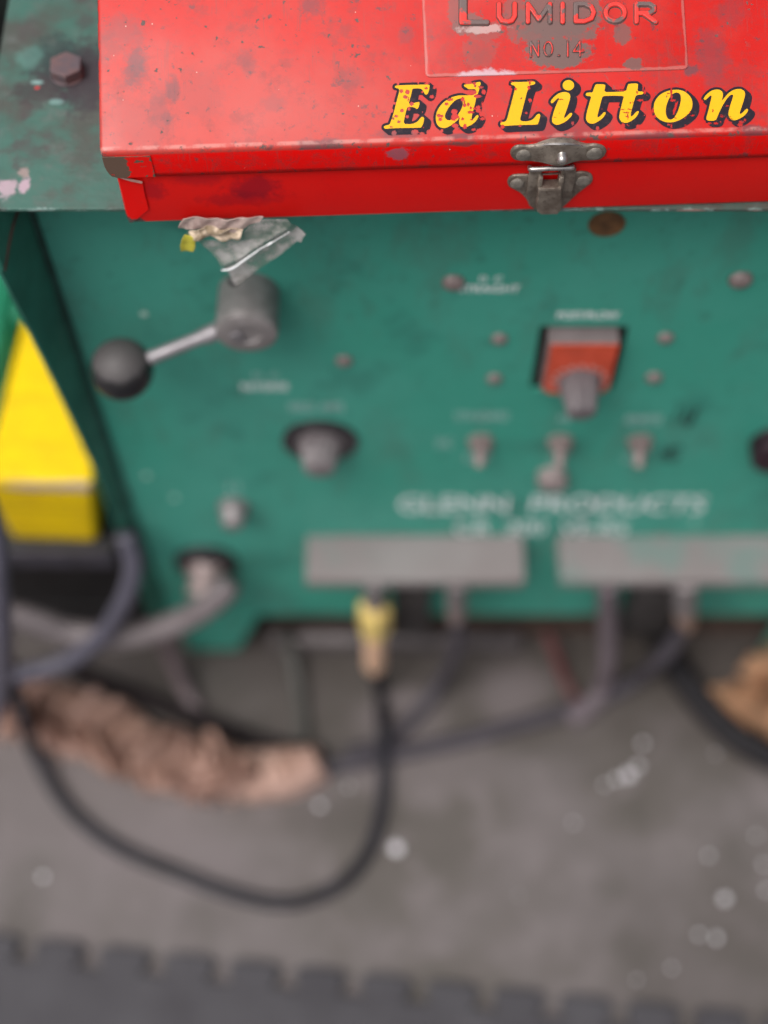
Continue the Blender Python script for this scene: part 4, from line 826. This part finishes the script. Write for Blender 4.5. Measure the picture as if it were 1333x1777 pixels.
hose('red_wire', [fl(948, 1098, .04), fl(962, 1130, .03), fl(980, 1178, .012), fl(1004, 1216, .005), fl(1040, 1206, .005), fl(1070, 1190, .005)], .0040, simple('dark red wire', (0.080, 0.022, 0.022), .5, 0, .2, 60), 'thin dark red wire bent on the floor below the right cover', 'wire')
hose('dark_cable', [fl(495, 1095, .03), fl(505, 1130, .015), fl(518, 1200, .006), fl(524, 1260, .006), fl(520, 1310, .006)], .0058, simple('dark olive cable', (0.055, 0.052, 0.048), .55, 0, .2, 60), 'short dark olive cable running back under the machine', 'cable')
hose('black_cable', [fl(1140, 1090, .012), fl(1164, 1140, .012), fl(1200, 1196, .012), fl(1252, 1256, .012), fl(1312, 1300, .012), fl(1400, 1336, .012)], .0112, M_RUBBER, 'thick black cable crossing the floor at the right edge', 'cable')
hose('brown_cable', [fl(282, 1100, .06), fl(298, 1140, .035), fl(322, 1196, .012), fl(352, 1244, .005), fl(380, 1262, .005)], .0058, simple('brown mauve cable', (0.115, 0.085, 0.092), .5, 0, .2, 60), 'brown mauve cable running behind the crumpled kraft paper', 'cable')
hose('shade_tube', [fl(110, 1150, .010), fl(158, 1178, .010), fl(250, 1212, .012), fl(330, 1242, .012), fl(400, 1268, .010), fl(470, 1292, .010), fl(560, 1308, .010)], .0068, simple('matt black shade', (0.016, 0.012, 0.013), .8, 0, .3, 60, .1, .15), 'added black tube in place of the shade along the back of the brown kraft paper roll', 'cable')  # added tube, coloured dark to give shade behind the paper roll
# rod on the floor under the panel
pa, pb = at(470, 1106, z=FLOOR + .012), at(905, 1112, z=FLOOR + .012); mb = MB(); mb.lathe((0, 0, 0), pb - pa, [(0, 0), (0, .009), (.0015, .010), ((pb - pa).length - .0015, .010), ((pb - pa).length, .009), ((pb - pa).length, 0)], 20)
o = link('steel_rod', mb.mesh('steel_rod', simple('brown grey rod', (0.080, 0.068, 0.070), .5, .3, .25, 60))); o.location = pa; tag(o, 'dull grey steel rod lying under the front edge of the machine', 'rod')

# ================================================================== crumpled kraft paper
t = NT('kraft paper'); nm = t.noise(28, 5, .6); t.set(Base_Color=t.mix(t.step(nm, .35, .7), (0.30, 0.180, 0.138), (0.46, 0.300, 0.250)), Roughness=.8); t.bump(t.noise(140, 5, .65), .5, .002); M_KRAFT = t.m
def crumple(name, line, wid, hgt, label, seed, calm=1.0, ns=260, nv=44, m=None):
    g = random.Random(seed); P_ = spline([fl(u, v, 0) for u, v in line], 24); m_ = len(P_); vs = []
    ph = [(g.uniform(45, 100), g.uniform(-1, 3), g.uniform(0, 6), g.uniform(.3, 1)) for _ in range(7)]
    for i in range(ns):
        s_ = i / (ns - 1); k = s_ * (m_ - 1); i0 = min(int(k), m_ - 2); c_ = P_[i0].lerp(P_[i0 + 1], k - i0); tg = (P_[i0 + 1] - P_[i0]).normalized(); sd_ = Vector((-tg.y, tg.x, 0))
        amp = 1.0 if s_ < calm else max(.12, 1 - (s_ - calm) / .06)
        w_ = wid(s_) * (1 + .10 * math.sin(s_ * 47 + seed) * amp); h_ = hgt(s_)
        for j in range(nv):
            a = math.pi * j / (nv - 1); x_ = math.cos(a); y_ = math.sin(a) ** .8
            cr_ = 0
            for f_, q_, p_, w2 in ph:
                sw = (f_ * s_ + q_ * x_ + p_ + 0.8 * math.sin(7 * s_ + 2.2 * x_ + p_)) / math.pi; cr_ += (1 - 2 * abs(2 * (sw - math.floor(sw)) - 1)) * w2
            cr_ /= 2.1
            sh = tg * (.012 * math.sin(3 * x_ + 2 + s_ * 9) * amp)
            vs.append(c_ + sd_ * (x_ * w_) * (1 + .22 * cr_ * amp) + Vector((0, 0, .0006 + max(0, y_ * h_ * (1 + .66 * cr_ * amp)))) + sh)
    fs = [(i * nv + j, i * nv + j + 1, (i + 1) * nv + j + 1, (i + 1) * nv + j) for i in range(ns - 1) for j in range(nv - 1)]
    fs += [tuple(range(nv)), tuple((ns - 1) * nv + j for j in range(nv))[::-1]]
    org = Vector((P_[m_ // 2].x, P_[m_ // 2].y, FLOOR)); o = link(name, MB().add(vs, fs, True).mesh(name, m or M_KRAFT, org)); o.location = org; fix_normals(o.data)
    return tag(o, label, 'packing paper')
crumple('kraft_paper', [(-30, 1226), (35, 1238), (110, 1256), (200, 1288), (290, 1324), (370, 1345), (440, 1350), (505, 1344), (560, 1330)], lambda s_: .019 + .005 * math.sin(min(1, s_ * 1.3) * math.pi) - .006 * max(0, s_ - .86) / .14, lambda s_: (.027 if s_ < .7 else .030) * math.sqrt(max(.02, min(1, (1.0 - s_) / .03 + .3))), 'long crumpled roll of brown kraft paper on the floor at the left', 3, .72)
crumple('kraft_paper', [(1240, 1226), (1290, 1228), (1345, 1215), (1420, 1170)], lambda s_: .010 + .032 * s_, lambda s_: .014 + .03 * s_, 'crumpled orange brown kraft paper at the right edge beside the black cable', 11, 2.0, 60, m=simple('orange brown paper', (0.46, 0.265, 0.155), .8, 0, .2, 40, .3))

# ================================================================== interlocking floor mat
t = NT('grey foam mat'); n1 = t.noise(25, 5); n2 = t.noise(300, 4); t.set(Base_Color=t.mix(t.step(n1, .3, .7), (0.032, 0.029, 0.035), (0.048, 0.045, 0.052)), Roughness=.75); t.bump(n2, .4, .001)
MT = .008; z = FLOOR + MT
A = at(38, 1664, z=z); B = at(1190, 1787, z=z); dr = (B - A).normalized(); nr = Vector((-dr.y, dr.x, 0)); pitch = (B - A).length / 10.0
shape = [(0, 0), (-.06, .10), (-.10, .22), (-.06, .30), (.04, .345), (.30, .355), (.56, .345), (.66, .30), (.70, .22), (.66, .10), (.60, 0)]
pl = []
for k in range(-4, 16):
    for a, b in shape: pl.append(A + dr * (pitch * (k + .22 + a)) + nr * (pitch * (b - .02)))
pl = pl + [pl[-1] - nr * .9, pl[0] - nr * .9]
mb = MB(); mb.prism([(q.x, q.y, FLOOR + .0004) for q in pl], (0, 0, MT)); me = mb.mesh('floor_mat', t.m, Vector((0, -.4, FLOOR))); fix_normals(me); mat_o = link('floor_mat', me); mat_o.location = (0, -.4, FLOOR)
tag(mat_o, 'dark grey interlocking foam floor mat with toothed edge in the foreground', 'floor mat'); bv = mat_o.modifiers.new('bevel', 'BEVEL'); bv.width = .0015; bv.segments = 2; bv.limit_method = 'ANGLE'

# ================================================================== bright flakes on the floor
M_FLAKE = simple('pale flake', (0.60, 0.58, 0.62), .3, 0, .08, 200, .1)
def flake_mesh(seed):
    g = random.Random(seed); n = 9; top = [(math.cos(2 * math.pi * k / n) * g.uniform(.7, 1.1), math.sin(2 * math.pi * k / n) * g.uniform(.7, 1.1)) for k in range(n)]
    mb = MB(); mb.prism([(a, b, 0) for a, b in top], (0, 0, .35)); mb.add([(a * .8, b * .8, .36) for a, b in top] + [(0, 0, .6)], [(k, (k + 1) % n, n) for k in range(n)]); me = mb.mesh('flake', M_FLAKE); return me
fm = [flake_mesh(k) for k in range(4)]
FL_LAB = ['pale flake just below the tip of the brown kraft paper roll', 'faint flake between the kraft paper tip and the hanging black hose', 'largest white flake, on the floor beside the looping black hose', 'lone pale flake on the floor at the far left near the mat',
          'biggest flake of the whitish cluster on the floor right of centre', 'flake at the left side of the biggest one in the whitish cluster', 'flake at the upper right of the biggest one in the whitish cluster', 'lowest and leftmost flake of the whitish cluster right of centre', 'single flake on the floor just above the whitish cluster',
          'dim flake on the floor above the brightest flake at the right', 'brightest flake of the scatter at the right edge of the floor', 'left flake of the touching pair near the mat at the right', 'right flake of the touching pair near the mat at the right', 'dim flake below and left of the touching pair at the right', 'small dim flake closest to the mat teeth at the lower right',
          'lone dim flake in the middle of the floor below the slate hose', 'middle flake of the three at the extreme right edge', 'topmost flake of the three at the extreme right edge', 'dim flake on the floor beside the thick black cable at right', 'lowest flake of the three at the extreme right edge', 'tiny dim flake on bare floor between the hose loop and the right scatter']
for i, (u, v, s_) in enumerate([(555, 1398, 3.6), (605, 1365, 2.2), (688, 1473, 6.6), (75, 1522, 3.6), (1090, 1345, 6.0), (1070, 1352, 3.8), (1108, 1330, 3.8), (1050, 1362, 2.8), (1115, 1290, 3.2), (1230, 1485, 3.0), (1258, 1560, 4.6), (1213, 1622, 3.0), (1243, 1628, 3.6),
                               (1165, 1680, 2.3), (1105, 1700, 1.8), (995, 1428, 2.4), (1325, 1500, 2.6), (1312, 1450, 2.4), (1242, 1308, 2.0), (1330, 1545, 3.0), (900, 1555, 1.4)]):
    o = link('flake', fm[i % 4]); o.location = at(u, v, z=FLOOR + .0005); s0 = s_ * .00068; o.scale = (s0, s0, s0 * .6); o.rotation_euler = (0, 0, i * 1.7)
    lab = FL_LAB[i]
    tag(o, lab, 'flake', 'pale flakes scattered on the floor')
